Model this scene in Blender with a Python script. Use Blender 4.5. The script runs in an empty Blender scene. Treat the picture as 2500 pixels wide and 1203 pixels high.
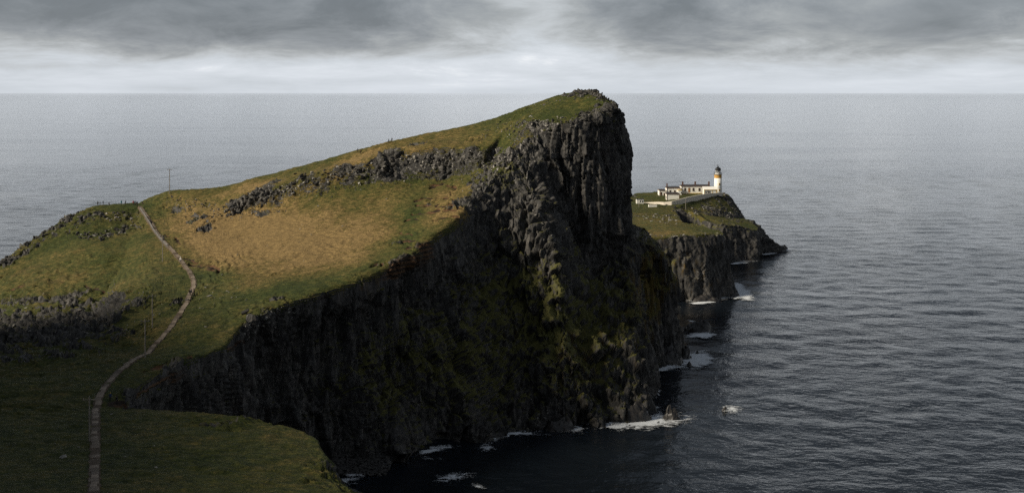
import bpy, bmesh, math, random
import numpy as np
from mathutils import Vector, Matrix

random.seed(7)
RNG = np.random.default_rng(11)
SC = bpy.context.scene
COL = SC.collection

# ------------------------------------------------------------------ camera
F, CU, HZ, CH = 2770.0, 1250.0, 227.0, 98.0      # focal length in px of the 2500 px wide frame, centre column, horizon row, eye height
cam = bpy.data.cameras.new('camera'); cam_o = bpy.data.objects.new('camera', cam); COL.objects.link(cam_o)
cam.sensor_width = 36.0; cam.lens = 36.0 * F / 2500.0
cam.shift_y = -(601.5 - HZ) / 2500.0
cam.clip_start = 0.5; cam.clip_end = 600000
cam_o.location = (0, 0, CH); cam_o.rotation_euler = (math.radians(90), 0, 0)
SC.camera = cam_o

# ------------------------------------------------------------------ light
SUN_AZ = math.radians(-107)      # 0 = straight ahead (+Y), negative = to the left
SUN_EL = math.radians(30)
sdir = Vector((math.sin(SUN_AZ) * math.cos(SUN_EL), math.cos(SUN_AZ) * math.cos(SUN_EL), math.sin(SUN_EL)))
sun = bpy.data.lights.new('sun', 'SUN'); sun_o = bpy.data.objects.new('sun', sun); COL.objects.link(sun_o)
sun.energy = 3.3; sun.angle = math.radians(12); sun.color = (1.0, 0.9, 0.74)
sun_o.rotation_euler = (-sdir).to_track_quat('-Z', 'Y').to_euler()
sun_o.location = (-300, 0, 400)

SC.view_settings.view_transform = 'Standard'; SC.view_settings.look = 'None'
SC.view_settings.exposure = 0.62; SC.view_settings.gamma = 1.0; SC.view_settings.use_curve_mapping = False
SC.render.engine = 'CYCLES'
SC.cycles.max_bounces = 5; SC.cycles.diffuse_bounces = 2; SC.cycles.glossy_bounces = 3
SC.cycles.transparent_max_bounces = 8; SC.cycles.caustics_reflective = False; SC.cycles.caustics_refractive = False
SC.cycles.use_denoising = False


class NT:
    """tiny node-tree writer"""
    def __init__(s, tree):
        s.t = tree; s.n = tree.nodes; s.l = tree.links; s.n.clear()

    def node(s, kind, **kw):
        n = s.n.new(kind)
        for k, v in kw.items():
            if k == 'inp':
                for kk, vv in v.items():
                    s.set(n.inputs[kk], vv)
            else:
                setattr(n, k, v)
        return n

    def set(s, sock, v):
        if isinstance(v, bpy.types.NodeSocket):
            s.l.new(v, sock)
        elif isinstance(v, (tuple, list)) and sock.type == 'RGBA' and len(v) == 3:
            sock.default_value = (*v, 1)
        else:
            sock.default_value = v

    def math(s, op, a, b=0.0, c=0.0, clamp=False):
        n = s.node('ShaderNodeMath', operation=op, use_clamp=clamp)
        s.set(n.inputs[0], a); s.set(n.inputs[1], b); s.set(n.inputs[2], c)
        return n.outputs[0]

    def vmath(s, op, a, b=(0, 0, 0)):
        n = s.node('ShaderNodeVectorMath', operation=op)
        s.set(n.inputs[0], a); s.set(n.inputs[1], b)
        return n.outputs[0]

    def mix(s, f, a, b, mode='MIX'):
        n = s.node('ShaderNodeMix', data_type='RGBA', blend_type=mode)
        s.set(n.inputs[0], f); s.set(n.inputs[6], a); s.set(n.inputs[7], b)
        return n.outputs[2]

    def ramp(s, x, lo, hi, a=0.0, b=1.0, smooth=True):
        n = s.node('ShaderNodeMapRange', interpolation_type='SMOOTHSTEP' if smooth else 'LINEAR')
        s.set(n.inputs[0], x); s.set(n.inputs[1], lo); s.set(n.inputs[2], hi); s.set(n.inputs[3], a); s.set(n.inputs[4], b)
        return n.outputs[0]

    def noise(s, vec, scale, detail=4.0, rough=0.55, dist=0.0):
        n = s.node('ShaderNodeTexNoise')
        s.set(n.inputs['Vector'], vec); n.inputs['Scale'].default_value = scale
        n.inputs['Detail'].default_value = detail; n.inputs['Roughness'].default_value = rough
        n.inputs['Distortion'].default_value = dist
        return n.outputs[0]

    def attr(s, name):
        return s.node('ShaderNodeAttribute', attribute_name=name).outputs['Fac']


# ------------------------------------------------------------------ sky: a broken cloud deck under a daylight sky
world = bpy.data.worlds.new('World'); SC.world = world; world.use_nodes = True
W_ = NT(world.node_tree)
sky = W_.node('ShaderNodeTexSky', sky_type='NISHITA')
sky.sun_disc = False; sky.sun_elevation = SUN_EL; sky.sun_rotation = SUN_AZ; sky.air_density = 1.0; sky.dust_density = 2.0
tc = W_.node('ShaderNodeTexCoord').outputs['Generated']
sep = W_.node('ShaderNodeSeparateXYZ'); W_.set(sep.inputs[0], tc)
dz = W_.math('MAXIMUM', sep.outputs[2], 0.0)
CLOUD_OFF = (4.92, 9.67, 11.81)
lz = W_.math('DIVIDE', dz, W_.math('ADD', W_.math('MULTIPLY', dz, 1.6), 0.14))        # clouds look flatter the nearer they are to the horizon
cmb = W_.node('ShaderNodeCombineXYZ'); W_.set(cmb.inputs[0], sep.outputs[0]); W_.set(cmb.inputs[1], sep.outputs[1]); W_.set(cmb.inputs[2], W_.math('MULTIPLY', lz, 1.15))
deck = W_.vmath('ADD', cmb.outputs[0], CLOUD_OFF)
n_big = W_.noise(deck, 4.2, 3.0, 0.5, 0.5)
n_mid = W_.noise(W_.vmath('ADD', deck, (3, 5, 2)), 10.0, 8.0, 0.64, 0.3)
n_str = W_.noise(W_.vmath('MULTIPLY', W_.vmath('ADD', deck, (1, 7, 4)), (1, 1, 4.5)), 5.0, 6.0, 0.6, 0.25)
dens = W_.math('ADD', W_.math('MULTIPLY', n_big, 0.52), W_.math('ADD', W_.math('MULTIPLY', n_mid, 0.42), W_.math('MULTIPLY', n_str, 0.06)))
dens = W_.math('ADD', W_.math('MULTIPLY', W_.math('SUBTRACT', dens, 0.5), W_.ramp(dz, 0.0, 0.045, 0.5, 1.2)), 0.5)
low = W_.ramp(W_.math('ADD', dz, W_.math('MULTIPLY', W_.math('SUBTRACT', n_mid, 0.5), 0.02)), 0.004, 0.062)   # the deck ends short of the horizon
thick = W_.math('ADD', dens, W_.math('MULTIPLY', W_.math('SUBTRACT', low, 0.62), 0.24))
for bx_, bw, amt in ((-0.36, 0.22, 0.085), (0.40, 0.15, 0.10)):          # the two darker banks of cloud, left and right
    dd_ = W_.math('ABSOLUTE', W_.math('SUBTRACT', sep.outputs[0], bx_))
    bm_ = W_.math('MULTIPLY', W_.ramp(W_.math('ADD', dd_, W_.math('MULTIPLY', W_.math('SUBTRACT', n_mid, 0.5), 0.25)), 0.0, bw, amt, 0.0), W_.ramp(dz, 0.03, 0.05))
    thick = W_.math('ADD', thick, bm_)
thick = W_.math('ADD', thick, W_.ramp(dz, 0.078, 0.105, 0.0, -0.48))      # unseen bright band above the view, shaped to light the far sea
thick = W_.math('ADD', thick, W_.ramp(dz, 0.105, 0.22, 0.0, 0.80))  # darker overhead, out of view, shaped to dim the near water and ground
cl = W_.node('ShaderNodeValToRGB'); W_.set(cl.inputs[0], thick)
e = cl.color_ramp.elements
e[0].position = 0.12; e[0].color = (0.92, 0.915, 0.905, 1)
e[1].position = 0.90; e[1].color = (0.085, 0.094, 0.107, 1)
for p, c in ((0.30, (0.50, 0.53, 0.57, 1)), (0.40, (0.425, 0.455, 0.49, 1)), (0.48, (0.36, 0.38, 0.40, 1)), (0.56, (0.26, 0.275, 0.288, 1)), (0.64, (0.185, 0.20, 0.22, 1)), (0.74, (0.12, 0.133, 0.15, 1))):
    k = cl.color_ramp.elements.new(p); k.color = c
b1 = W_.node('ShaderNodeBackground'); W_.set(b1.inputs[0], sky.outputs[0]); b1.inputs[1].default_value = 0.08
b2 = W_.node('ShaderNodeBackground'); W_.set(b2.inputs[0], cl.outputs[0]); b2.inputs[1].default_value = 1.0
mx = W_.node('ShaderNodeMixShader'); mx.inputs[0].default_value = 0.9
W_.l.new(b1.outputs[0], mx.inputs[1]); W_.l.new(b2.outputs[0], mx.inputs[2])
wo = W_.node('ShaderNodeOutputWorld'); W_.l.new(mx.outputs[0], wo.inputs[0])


# ------------------------------------------------------------------ helpers
def P(u, v, Y):
    """a place given by its bearing, its drop below the horizon and its distance"""
    return (float((u - CU) * Y / F), float(Y), float(CH - (v - HZ) * Y / F))


def S(u, v, z=0.0):
    """where the line of sight meets level z"""
    Y = (CH - z) * F / (v - HZ)
    return ((u - CU) * Y / F, Y, z)


def W(x, y, z):
    return (float(x), float(y), float(z))


def h2(ix, iy, iz, seed=0):
    h = ix.astype(np.uint32) * np.uint32(374761393) + iy.astype(np.uint32) * np.uint32(668265263) + iz.astype(np.uint32) * np.uint32(1274126177) + np.uint32(seed * 974711 + 12345)
    h = (h ^ (h >> np.uint32(13))) * np.uint32(1274126177)
    h = (h ^ (h >> np.uint32(16))) * np.uint32(2246822519)
    return ((h ^ (h >> np.uint32(15))) & np.uint32(0xffffff)).astype(np.float32) / np.float32(0xffffff)


def vnoise(p, seed=0):
    f = np.floor(p); t = p - f; t = t * t * t * (t * (t * 6 - 15) + 10)
    i = f.astype(np.int32); out = 0
    for dx in (0, 1):
        wx = t[:, 0] if dx else 1 - t[:, 0]
        for dy in (0, 1):
            wy = t[:, 1] if dy else 1 - t[:, 1]
            for dzz in (0, 1):
                wz = t[:, 2] if dzz else 1 - t[:, 2]
                out = out + wx * wy * wz * h2(i[:, 0] + dx, i[:, 1] + dy, i[:, 2] + dzz, seed)
    return out * 2 - 1


def fbm(p, octv=4, seed=0, gain=0.5):
    out = 0; a = 1.0; tot = 0
    for o in range(octv):
        out = out + a * vnoise(p * (2.03 ** o) + 17.3 * o, seed + o); tot += a; a *= gain
    return out / tot


def cells(xy, z, zh, seed=0):
    """upright joint columns: value of the column block a point lies in, and its distance to the joint"""
    f = np.floor(xy).astype(np.int32)
    d1 = np.full(len(xy), 9.0); d2 = np.full(len(xy), 9.0)
    bx = np.zeros(len(xy), np.int32); by = np.zeros(len(xy), np.int32)
    zero = np.zeros(len(xy), np.int32)
    for dx in (-1, 0, 1):
        for dy in (-1, 0, 1):
            ix, iy = f[:, 0] + dx, f[:, 1] + dy
            cx = ix + 0.1 + 0.8 * h2(ix, iy, zero, seed); cy = iy + 0.1 + 0.8 * h2(ix, iy, zero, seed + 1)
            d = np.hypot(xy[:, 0] - cx, xy[:, 1] - cy)
            m = d < d1
            d2 = np.where(m, d1, np.minimum(d2, d)); bx = np.where(m, ix, bx); by = np.where(m, iy, by); d1 = np.minimum(d1, d)
    zz = z / zh * (0.6 + 0.8 * h2(bx, by, zero, seed + 2)) + 7.3 * h2(bx, by, zero, seed + 3)
    iz = np.floor(zz).astype(np.int32)
    lx = xy[:, 0] - (bx + 0.1 + 0.8 * h2(bx, by, zero, seed)); ly = xy[:, 1] - (by + 0.1 + 0.8 * h2(bx, by, zero, seed + 1))
    tilt = lx * (h2(bx, by, iz, seed + 5) * 2 - 1) + ly * (h2(bx, by, iz, seed + 6) * 2 - 1) + 0.35 * (zz - iz - 0.5) * (h2(bx, by, iz, seed + 7) * 2 - 1.3)
    return h2(bx, by, iz, seed + 4) * 2 - 1, d2 - d1, tilt


def card(P4, t, k):
    p0, p1, p2, p3 = P4
    m1 = k * (p2 - p0); m2 = k * (p3 - p1)
    t2, t3 = t * t, t * t * t
    return (2 * t3 - 3 * t2 + 1) * p1 + (t3 - 2 * t2 + t) * m1 + (-2 * t3 + 3 * t2) * p2 + (t3 - t2) * m2


def resample(G, counts, closed, k=0.4):
    """G (n, m, 3): refine along axis 0 with cardinal splines"""
    n = G.shape[0]; out = []
    seg = n if closed else n - 1
    for i in range(seg):
        if closed:
            idx = [(i - 1) % n, i, (i + 1) % n, (i + 2) % n]
        else:
            idx = [max(i - 1, 0), i, i + 1, min(i + 2, n - 1)]
        P4 = [G[j] for j in idx]
        for q in range(counts[i]):
            out.append(card(P4, q / counts[i], k))
    if not closed:
        out.append(G[-1].copy())
    return np.array(out)


def grid_normals(V, closed):
    if closed:
        ds = np.roll(V, -1, 0) - np.roll(V, 1, 0)
    else:
        ds = np.gradient(V, axis=0)
    dt = np.gradient(V, axis=1)
    N = np.cross(ds, dt)
    L = np.linalg.norm(N, axis=2, keepdims=True)
    N = N / np.maximum(L, 1e-9)
    return np.where(L < 1e-5, 0.0, N)


def uvp(V):
    Y = np.maximum(V[:, 1], 1.0)
    return CU + F * V[:, 0] / Y, HZ + F * (CH - V[:, 2]) / Y


def blobs(u, v, lst):
    m = np.zeros(len(u))
    for (bu, bv, ru, rv, ang, val) in lst:
        a = math.radians(ang); du, dv = u - bu, v - bv
        x = du * math.cos(a) + dv * math.sin(a); y = -du * math.sin(a) + dv * math.cos(a)
        m = m + val * np.exp(-((x / ru) ** 2 + (y / rv) ** 2))
    return m


def polydist(u, v, pts):
    d = np.full(len(u), 1e9)
    for (a, b), (c, e_) in zip(pts[:-1], pts[1:]):
        wx, wy = c - a, e_ - b; L = wx * wx + wy * wy
        t = np.clip(((u - a) * wx + (v - b) * wy) / L, 0, 1)
        d = np.minimum(d, np.hypot(u - a - t * wx, v - b - t * wy))
    return d


def sstep(x, a, b):
    t = np.clip((x - a) / (b - a), 0, 1); return t * t * (3 - 2 * t)


def mesh_obj(name, verts, faces, mat, parent=None, kind=None, label=None, cat=None, group=None, smooth=False):
    me = bpy.data.meshes.new(name)
    me.from_pydata([tuple(p) for p in verts], [], [tuple(f) for f in faces])
    me.update()
    if mat is not None:
        for m_ in (mat if isinstance(mat, (list, tuple)) else [mat]):
            me.materials.append(m_)
    if smooth:
        me.shade_smooth()
    o = bpy.data.objects.new(name, me); COL.objects.link(o)
    if parent is not None:
        o.parent = parent
    tag(o, label, cat, group, kind)
    return o


def tag(o, label=None, cat=None, group=None, kind=None):
    if label: o['label'] = label
    if cat: o['category'] = cat
    if group: o['group'] = group
    if kind: o['kind'] = kind
    return o


def empty(name, loc, rz=0.0, label=None, cat=None, group=None):
    o = bpy.data.objects.new(name, None); COL.objects.link(o)
    o.location = loc; o.rotation_euler = (0, 0, rz); o.empty_display_size = 0.5
    return tag(o, label, cat, group)


def grid_obj(name, V, closed, mat, attrs, kind='structure', smooth=False):
    n, m = V.shape[:2]
    me = bpy.data.meshes.new(name)
    idx = np.arange(n * m).reshape(n, m)
    if closed:
        a = idx[:, :-1]; b = np.roll(idx, -1, 0)[:, :-1]; c = np.roll(idx, -1, 0)[:, 1:]; d = idx[:, 1:]
    else:
        a = idx[:-1, :-1]; b = idx[1:, :-1]; c = idx[1:, 1:]; d = idx[:-1, 1:]
    Q = np.stack([a, b, c, d], -1).reshape(-1, 4).astype(np.int32)
    me.vertices.add(n * m); me.vertices.foreach_set('co', V.reshape(-1).astype(np.float32))
    me.loops.add(Q.size); me.loops.foreach_set('vertex_index', Q.reshape(-1))
    me.polygons.add(len(Q)); me.polygons.foreach_set('loop_start', np.arange(0, Q.size, 4, dtype=np.int32))
    me.update(calc_edges=True)
    for k, val in attrs.items():
        at = me.attributes.new(k, 'FLOAT', 'POINT'); at.data.foreach_set('value', np.ascontiguousarray(val.reshape(-1), dtype=np.float32))
    me.materials.append(mat)
    if smooth:
        me.shade_smooth()
    o = bpy.data.objects.new(name, me); COL.objects.link(o)
    if kind: o['kind'] = kind
    return o


# ------------------------------------------------------------------ materials
def principled(name, col, rough=0.8, var=0.15, scale=3.0, spec=0.3, metal=0.0, bump=0.0):
    m = bpy.data.materials.new(name); m.use_nodes = True
    t = NT(m.node_tree)
    o = t.node('ShaderNodeOutputMaterial'); b = t.node('ShaderNodeBsdfPrincipled')
    pos = t.node('ShaderNodeTexCoord').outputs['Object']
    n = t.noise(pos, scale, 5.0, 0.6)
    f = t.ramp(n, 0.3, 0.7, 1 - var, 1 + var, False)
    if name == 'worn_concrete':                                   # every slab has weathered differently
        f = t.math('MULTIPLY', f, t.ramp(t.node('ShaderNodeObjectInfo').outputs['Random'], 0, 1, 0.55, 1.35, False))
    c = t.vmath('SCALE', t.mix(0.0, (*col, 1), (*col, 1)))
    sc_ = t.n[-1]; t.set(sc_.inputs['Scale'], f)
    t.set(b.inputs['Base Color'], c); b.inputs['Roughness'].default_value = rough
    b.inputs['Specular IOR Level'].default_value = spec; b.inputs['Metallic'].default_value = metal
    if bump:
        bp = t.node('ShaderNodeBump'); t.set(bp.inputs['Height'], n); bp.inputs['Distance'].default_value = bump
        t.l.new(bp.outputs[0], b.inputs['Normal'])
    t.l.new(b.outputs[0], o.inputs[0])
    return m


def terrain_material():
    m = bpy.data.materials.new('grass_and_basalt'); m.use_nodes = True
    t = NT(m.node_tree)
    out = t.node('ShaderNodeOutputMaterial'); b = t.node('ShaderNodeBsdfPrincipled')
    geo = t.node('ShaderNodeNewGeometry'); pos = geo.outputs['Position']
    nz = t.node('ShaderNodeSeparateXYZ'); t.set(nz.inputs[0], geo.outputs['Normal']); nz = nz.outputs[2]
    rock, dry_and_sunlit, earth, moss, pale, lich = [t.attr(a) for a in ('rock', 'dry_and_sunlit', 'earth', 'moss', 'pale', 'lich')]
    n1 = t.noise(pos, 0.06, 5, 0.6); n2 = t.noise(pos, 0.35, 5, 0.65); n3 = t.noise(pos, 2.2, 4, 0.65); n4 = t.noise(pos, 6.5, 3, 0.6)
    # grass
    dmix = t.math('ADD', dry_and_sunlit, t.math('ADD', t.math('MULTIPLY', t.math('SUBTRACT', n1, 0.5), 1.0), t.math('MULTIPLY', t.math('SUBTRACT', n2, 0.5), 1.1)))
    n5 = t.noise(t.vmath('MULTIPLY', pos, (0.6, 1.0, 1.6)), 0.95, 4, 0.65, 0.6)
    dmix = t.math('ADD', dmix, t.math('ADD', t.math('MULTIPLY', t.math('SUBTRACT', n3, 0.5), 0.9), t.math('MULTIPLY', t.math('SUBTRACT', n5, 0.5), 0.9)))
    g = t.node('ShaderNodeValToRGB'); t.set(g.inputs[0], dmix)
    el = g.color_ramp.elements
    el[0].position = 0.0; el[0].color = (0.030, 0.042, 0.008, 1)
    el[1].position = 1.0; el[1].color = (0.210, 0.142, 0.056, 1)
    for p, c in ((0.3, (0.052, 0.058, 0.012, 1)), (0.55, (0.090, 0.077, 0.020, 1)), (0.8, (0.145, 0.104, 0.034, 1))):
        k = el.new(p); k.color = c
    gs = t.math('ADD', t.math('MULTIPLY', n3, 0.7), t.math('ADD', t.math('MULTIPLY', n4, 0.5), t.math('MULTIPLY', n5, 0.8)))
    gs = t.ramp(gs, 0.72, 1.3, 0.35, 1.65, False)
    gcol = t.vmath('SCALE', g.outputs[0]); t.set(t.n[-1].inputs['Scale'], gs)
    # rock
    vst = t.vmath('MULTIPLY', pos, (1.0, 1.0, 0.28))
    r1 = t.noise(vst, 0.45, 6, 0.68, 0.4); r2 = t.noise(vst, 1.8, 5, 0.7)
    rk = t.node('ShaderNodeValToRGB'); t.set(rk.inputs[0], t.math('ADD', t.math('MULTIPLY', r1, 0.6), t.math('MULTIPLY', r2, 0.4)))
    el = rk.color_ramp.elements
    el[0].position = 0.34; el[0].color = (0.026, 0.026, 0.026, 1)
    el[1].position = 0.76; el[1].color = (0.13, 0.122, 0.108, 1)
    for p, c in ((0.48, (0.047, 0.045, 0.042, 1)), (0.58, (0.064, 0.059, 0.052, 1)), (0.66, (0.092, 0.085, 0.074, 1))):
        k = el.new(p); k.color = c
    vo = t.node('ShaderNodeTexVoronoi', feature='F1'); t.set(vo.inputs['Vector'], t.vmath('MULTIPLY', pos, (1.0, 1.0, 0.3))); vo.inputs['Scale'].default_value = 0.75
    vs = t.node('ShaderNodeSeparateColor'); t.set(vs.inputs[0], vo.outputs['Color'])
    vo2 = t.node('ShaderNodeTexVoronoi', feature='F1'); t.set(vo2.inputs['Vector'], t.vmath('MULTIPLY', pos, (1.0, 1.0, 0.4))); vo2.inputs['Scale'].default_value = 1.9
    vs2 = t.node('ShaderNodeSeparateColor'); t.set(vs2.inputs[0], vo2.outputs['Color'])
    blk = t.math('MULTIPLY', t.ramp(vs.outputs[0], 0, 1, 0.55, 1.5, False), t.ramp(vs2.outputs[1], 0, 1, 0.6, 1.45, False))
    rkc = t.vmath('SCALE', rk.outputs[0]); t.set(t.n[-1].inputs['Scale'], blk)
    # bird-limed and lichened pale blocks
    pl = t.ramp(t.math('ADD', t.noise(pos, 0.9, 5, 0.72), t.math('MULTIPLY', pale, 0.13)), 0.66, 0.76)
    rcol = t.mix(pl, rkc, (0.30, 0.285, 0.26, 1))
    # moss and grass on ledges
    lg = t.math('ADD', t.math('MULTIPLY', nz, 0.7), t.math('ADD', moss, t.math('MULTIPLY', t.math('SUBTRACT', n2, 0.5), 1.5)))
    lg = t.ramp(lg, 0.62, 0.95)
    mcol = t.mix(n3, (0.042, 0.052, 0.010, 1), (0.135, 0.118, 0.026, 1))
    rcol = t.mix(t.math('MULTIPLY', lg, 0.85), rcol, mcol)
    # orange lichen streaks
    lc = t.ramp(t.math('ADD', t.noise(t.vmath('MULTIPLY', pos, (1, 1, 0.15)), 0.5, 5, 0.65), t.math('MULTIPLY', lich, 0.3)), 0.66, 0.84)
    rcol = t.mix(t.math('MULTIPLY', lc, 0.7), rcol, t.mix(n3, (0.13, 0.062, 0.014, 1), (0.09, 0.078, 0.014, 1)))
    # layered red-brown earth and weathered tuff
    zc = t.node('ShaderNodeSeparateXYZ'); t.set(zc.inputs[0], pos)
    st = t.math('SINE', t.math('ADD', t.math('MULTIPLY', zc.outputs[2], 5.2), t.math('MULTIPLY', n2, 6.0)))
    ecol = t.mix(t.ramp(st, -0.6, 0.8), (0.030, 0.020, 0.013, 1), (0.105, 0.056, 0.026, 1))
    rm = t.ramp(t.math('ADD', rock, t.math('ADD', t.math('MULTIPLY', t.math('SUBTRACT', n2, 0.5), 0.7), t.math('MULTIPLY', t.math('SUBTRACT', n3, 0.5), 0.5))), 0.40, 0.62)
    col = t.mix(rm, gcol, rcol)
    em = t.ramp(t.math('ADD', earth, t.math('MULTIPLY', t.math('SUBTRACT', n3, 0.5), 0.6)), 0.3, 0.7)
    col = t.mix(em, col, ecol)
    t.set(b.inputs['Base Color'], col)
    t.set(b.inputs['Roughness'], t.math('ADD', 0.9, t.math('MULTIPLY', rm, -0.22)))
    b.inputs['Specular IOR Level'].default_value = 0.22
    # relief: tussocks and rock grain
    hg = t.math('ADD', t.math('MULTIPLY', n3, 0.26), t.math('ADD', t.math('MULTIPLY', n4, 0.08), t.math('MULTIPLY', n5, 0.5)))
    hr = t.math('ADD', t.math('MULTIPLY', r2, 0.22), t.math('ADD', t.math('MULTIPLY', n4, 0.08), t.math('MULTIPLY', vs2.outputs[2], 0.16)))
    hm = t.mix(rm, hg, hr)
    bp = t.node('ShaderNodeBump'); t.set(bp.inputs['Height'], hm); bp.inputs['Distance'].default_value = 1.0; bp.inputs['Strength'].default_value = 0.9
    t.l.new(bp.outputs[0], b.inputs['Normal'])
    t.l.new(b.outputs[0], out.inputs[0])
    return m


TERR = terrain_material()

# ------------------------------------------------------------------ paint: what grows or lies where, plus sunlight tinted into the plateau turf (placed on the ground, read by bearing and drop)
SCARS_A = [
    ([(408, 577), (422, 580), (436, 588), (440, 592)], 2.6), ([(452, 628), (462, 632), (480, 638)], 2.2),
    ([(462, 643), (490, 645), (515, 645), (535, 652), (536, 661)], 4.2),
    ([(1050, 456), (1065, 450), (1078, 445), (1095, 451), (1112, 457)], 3.2),
    ([(1012, 490), (1030, 484), (1070, 482), (1095, 481), (1113, 489)], 2.8), ([(1100, 471), (1113, 476)], 2),
    ([(1020, 503), (1050, 500), (1075, 503), (1095, 498), (1130, 507)], 2.2), ([(1040, 517), (1080, 512), (1115, 508)], 2.0),
    ([(1005, 520), (1035, 522)], 2), ([(990, 537), (1000, 532), (1020, 534)], 2.2), ([(980, 568), (1010, 570)], 2),
    ([(985, 588), (1010, 586)], 2), ([(965, 606), (985, 603), (1000, 600)], 2), ([(905, 648), (925, 641), (940, 642)], 2.2),
    ([(1060, 535), (1100, 525), (1120, 530)], 2.5), ([(330, 960), (360, 945), (400, 920)], 4), ([(560, 850), (590, 830)], 4),
    ([(350, 905), (390, 893), (420, 880), (470, 868)], 2.6),
]
SCARS_C = [([(285, 708), (310, 705), (330, 700), (352, 692)], 2.2), ([(20, 708), (60, 692)], 2), ([(210, 700), (250, 708), (290, 722)], 3), ([(270, 735), (300, 722), (330, 710)], 3)]
DRY_AND_SUNLIT = [(620, 560, 190, 75, 8, 0.9), (880, 560, 170, 90, -20, 0.5), (520, 590, 90, 55, 10, 0.55), (800, 440, 160, 18, -22, 0.4), (620, 455, 90, 14, -14, 0.6),
       (870, 385, 90, 12, -20, 0.5), (1090, 350, 140, 30, -10, 0.4), (700, 640, 200, 45, -10, 0.3), (180, 650, 130, 50, 5, 0.12), (90, 690, 110, 40, 0, 0.15),
       (1600, 548, 110, 34, 0, 0.26), (1600, 572, 90, 7, 0, 0.25), (1730, 520, 60, 14, 0, 0.3), (1100, 515, 60, 40, 0, 0.45), (360, 840, 200, 60, 0, 0.12), (1150, 470, 80, 30, 0, 0.3),  # plateau entries also brighten the turf in place of sunlight
       (450, 860, 60, 30, 0, -0.2), (760, 690, 180, 18, -14, -0.35), (520, 670, 50, 20, 0, -0.4), (1000, 545, 30, 60, 20, -0.45), (330, 505, 60, 14, 0, -0.35),
       (1380, 265, 90, 25, -10, -0.12), (940, 610, 60, 20, -25, -0.3)]
PALE = [(1000, 410, 300, 60, -12, 0.9), (650, 480, 160, 30, -14, 0.9), (1330, 300, 60, 40, 0, 0.9), (1250, 400, 90, 70, 0, 0.7), (640, 800, 60, 40, 0, 0.8),
        (1340, 1010, 60, 40, 0, 0.5), (230, 540, 160, 50, 0, 0.6), (80, 800, 180, 60, 0, 0.2), (1600, 575, 120, 14, 0, 0.9), (1740, 500, 90, 24, 0, 1.0),
        (1380, 560, 60, 120, 20, 0.4), (1600, 760, 40, 90, 0, 0.35), (1720, 670, 40, 40, 0, 0.9), (1150, 540, 60, 60, 0, 0.4)]
MOSS = [(1270, 720, 150, 110, 30, 0.62), (1430, 850, 130, 160, 20, 0.55), (1600, 690, 70, 110, 0, 0.7), (1000, 900, 150, 170, 0, 0.55), (1180, 900, 120, 120, 0, 0.42), (800, 850, 120, 110, 0, 0.3), (1480, 300, 50, 40, 0, 0.25),
        (1240, 420, 40, 30, 0, 0.35), (1400, 560, 30, 90, 20, 0.25), (450, 960, 150, 50, 0, 0.12), (1740, 560, 100, 20, 0, 0.4)]
LICH = [(1590, 700, 70, 120, 0, 1.0), (1430, 880, 120, 130, 0, 0.55), (1200, 800, 150, 150, 0, 0.15), (1710, 670, 60, 60, 0, 0.5), (900, 690, 90, 25, -20, 0.5)]
EARTH = [(150, 655, 150, 60, 0, 0.36), (60, 700, 100, 40, 0, 0.3), (1045, 600, 26, 26, -30, 0.9), (1020, 640, 40, 30, -30, 0.7), (920, 690, 70, 14, -20, 0.7), (760, 735, 90, 10, -18, 0.55), (1100, 530, 60, 24, -15, 0.5),
         (420, 920, 60, 24, -20, 0.5), (960, 655, 40, 14, -25, 0.8), (512, 655, 20, 8, 10, 0.8), (285, 985, 30, 9, 0, 0.9), (620, 800, 22, 12, -20, 0.3)]
# crags standing out of the turf
ROCKS = [(250, 530, 110, 14, -4, 0.5), (180, 545, 70, 16, -18, 0.6), (260, 570, 60, 9, -10, 0.6), (330, 555, 40, 8, 0, 0.35), (470, 500, 90, 14, -4, 0.45),
         (560, 525, 110, 12, -8, 0.55), (40, 805, 210, 60, -4, 2.0), (230, 785, 100, 28, -28, 1.7), (20, 640, 60, 22, -38, 0.6), (90, 585, 70, 16, -32, 0.6),
         (480, 715, 60, 9, -30, 0.25), (420, 740, 30, 8, -20, 0.45), (1330, 250, 90, 12, -22, 0.42), (1430, 232, 80, 16, 5, 0.5), (1480, 290, 34, 50, 0, 0.9),
         (1220, 320, 120, 10, -20, 0.35), (1180, 450, 40, 26, 0, 0.5), (1210, 400, 50, 40, 0, 0.7), (950, 440, 200, 14, -4, 0.25), (1630, 530, 60, 12, 0, 0.25),
         (1750, 485, 40, 12, 0, 0.5), (1720, 505, 70, 9, -5, 0.5), (1780, 510, 40, 26, 20, 0.8), (1760, 540, 90, 6, 0, 0.5)]


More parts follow.
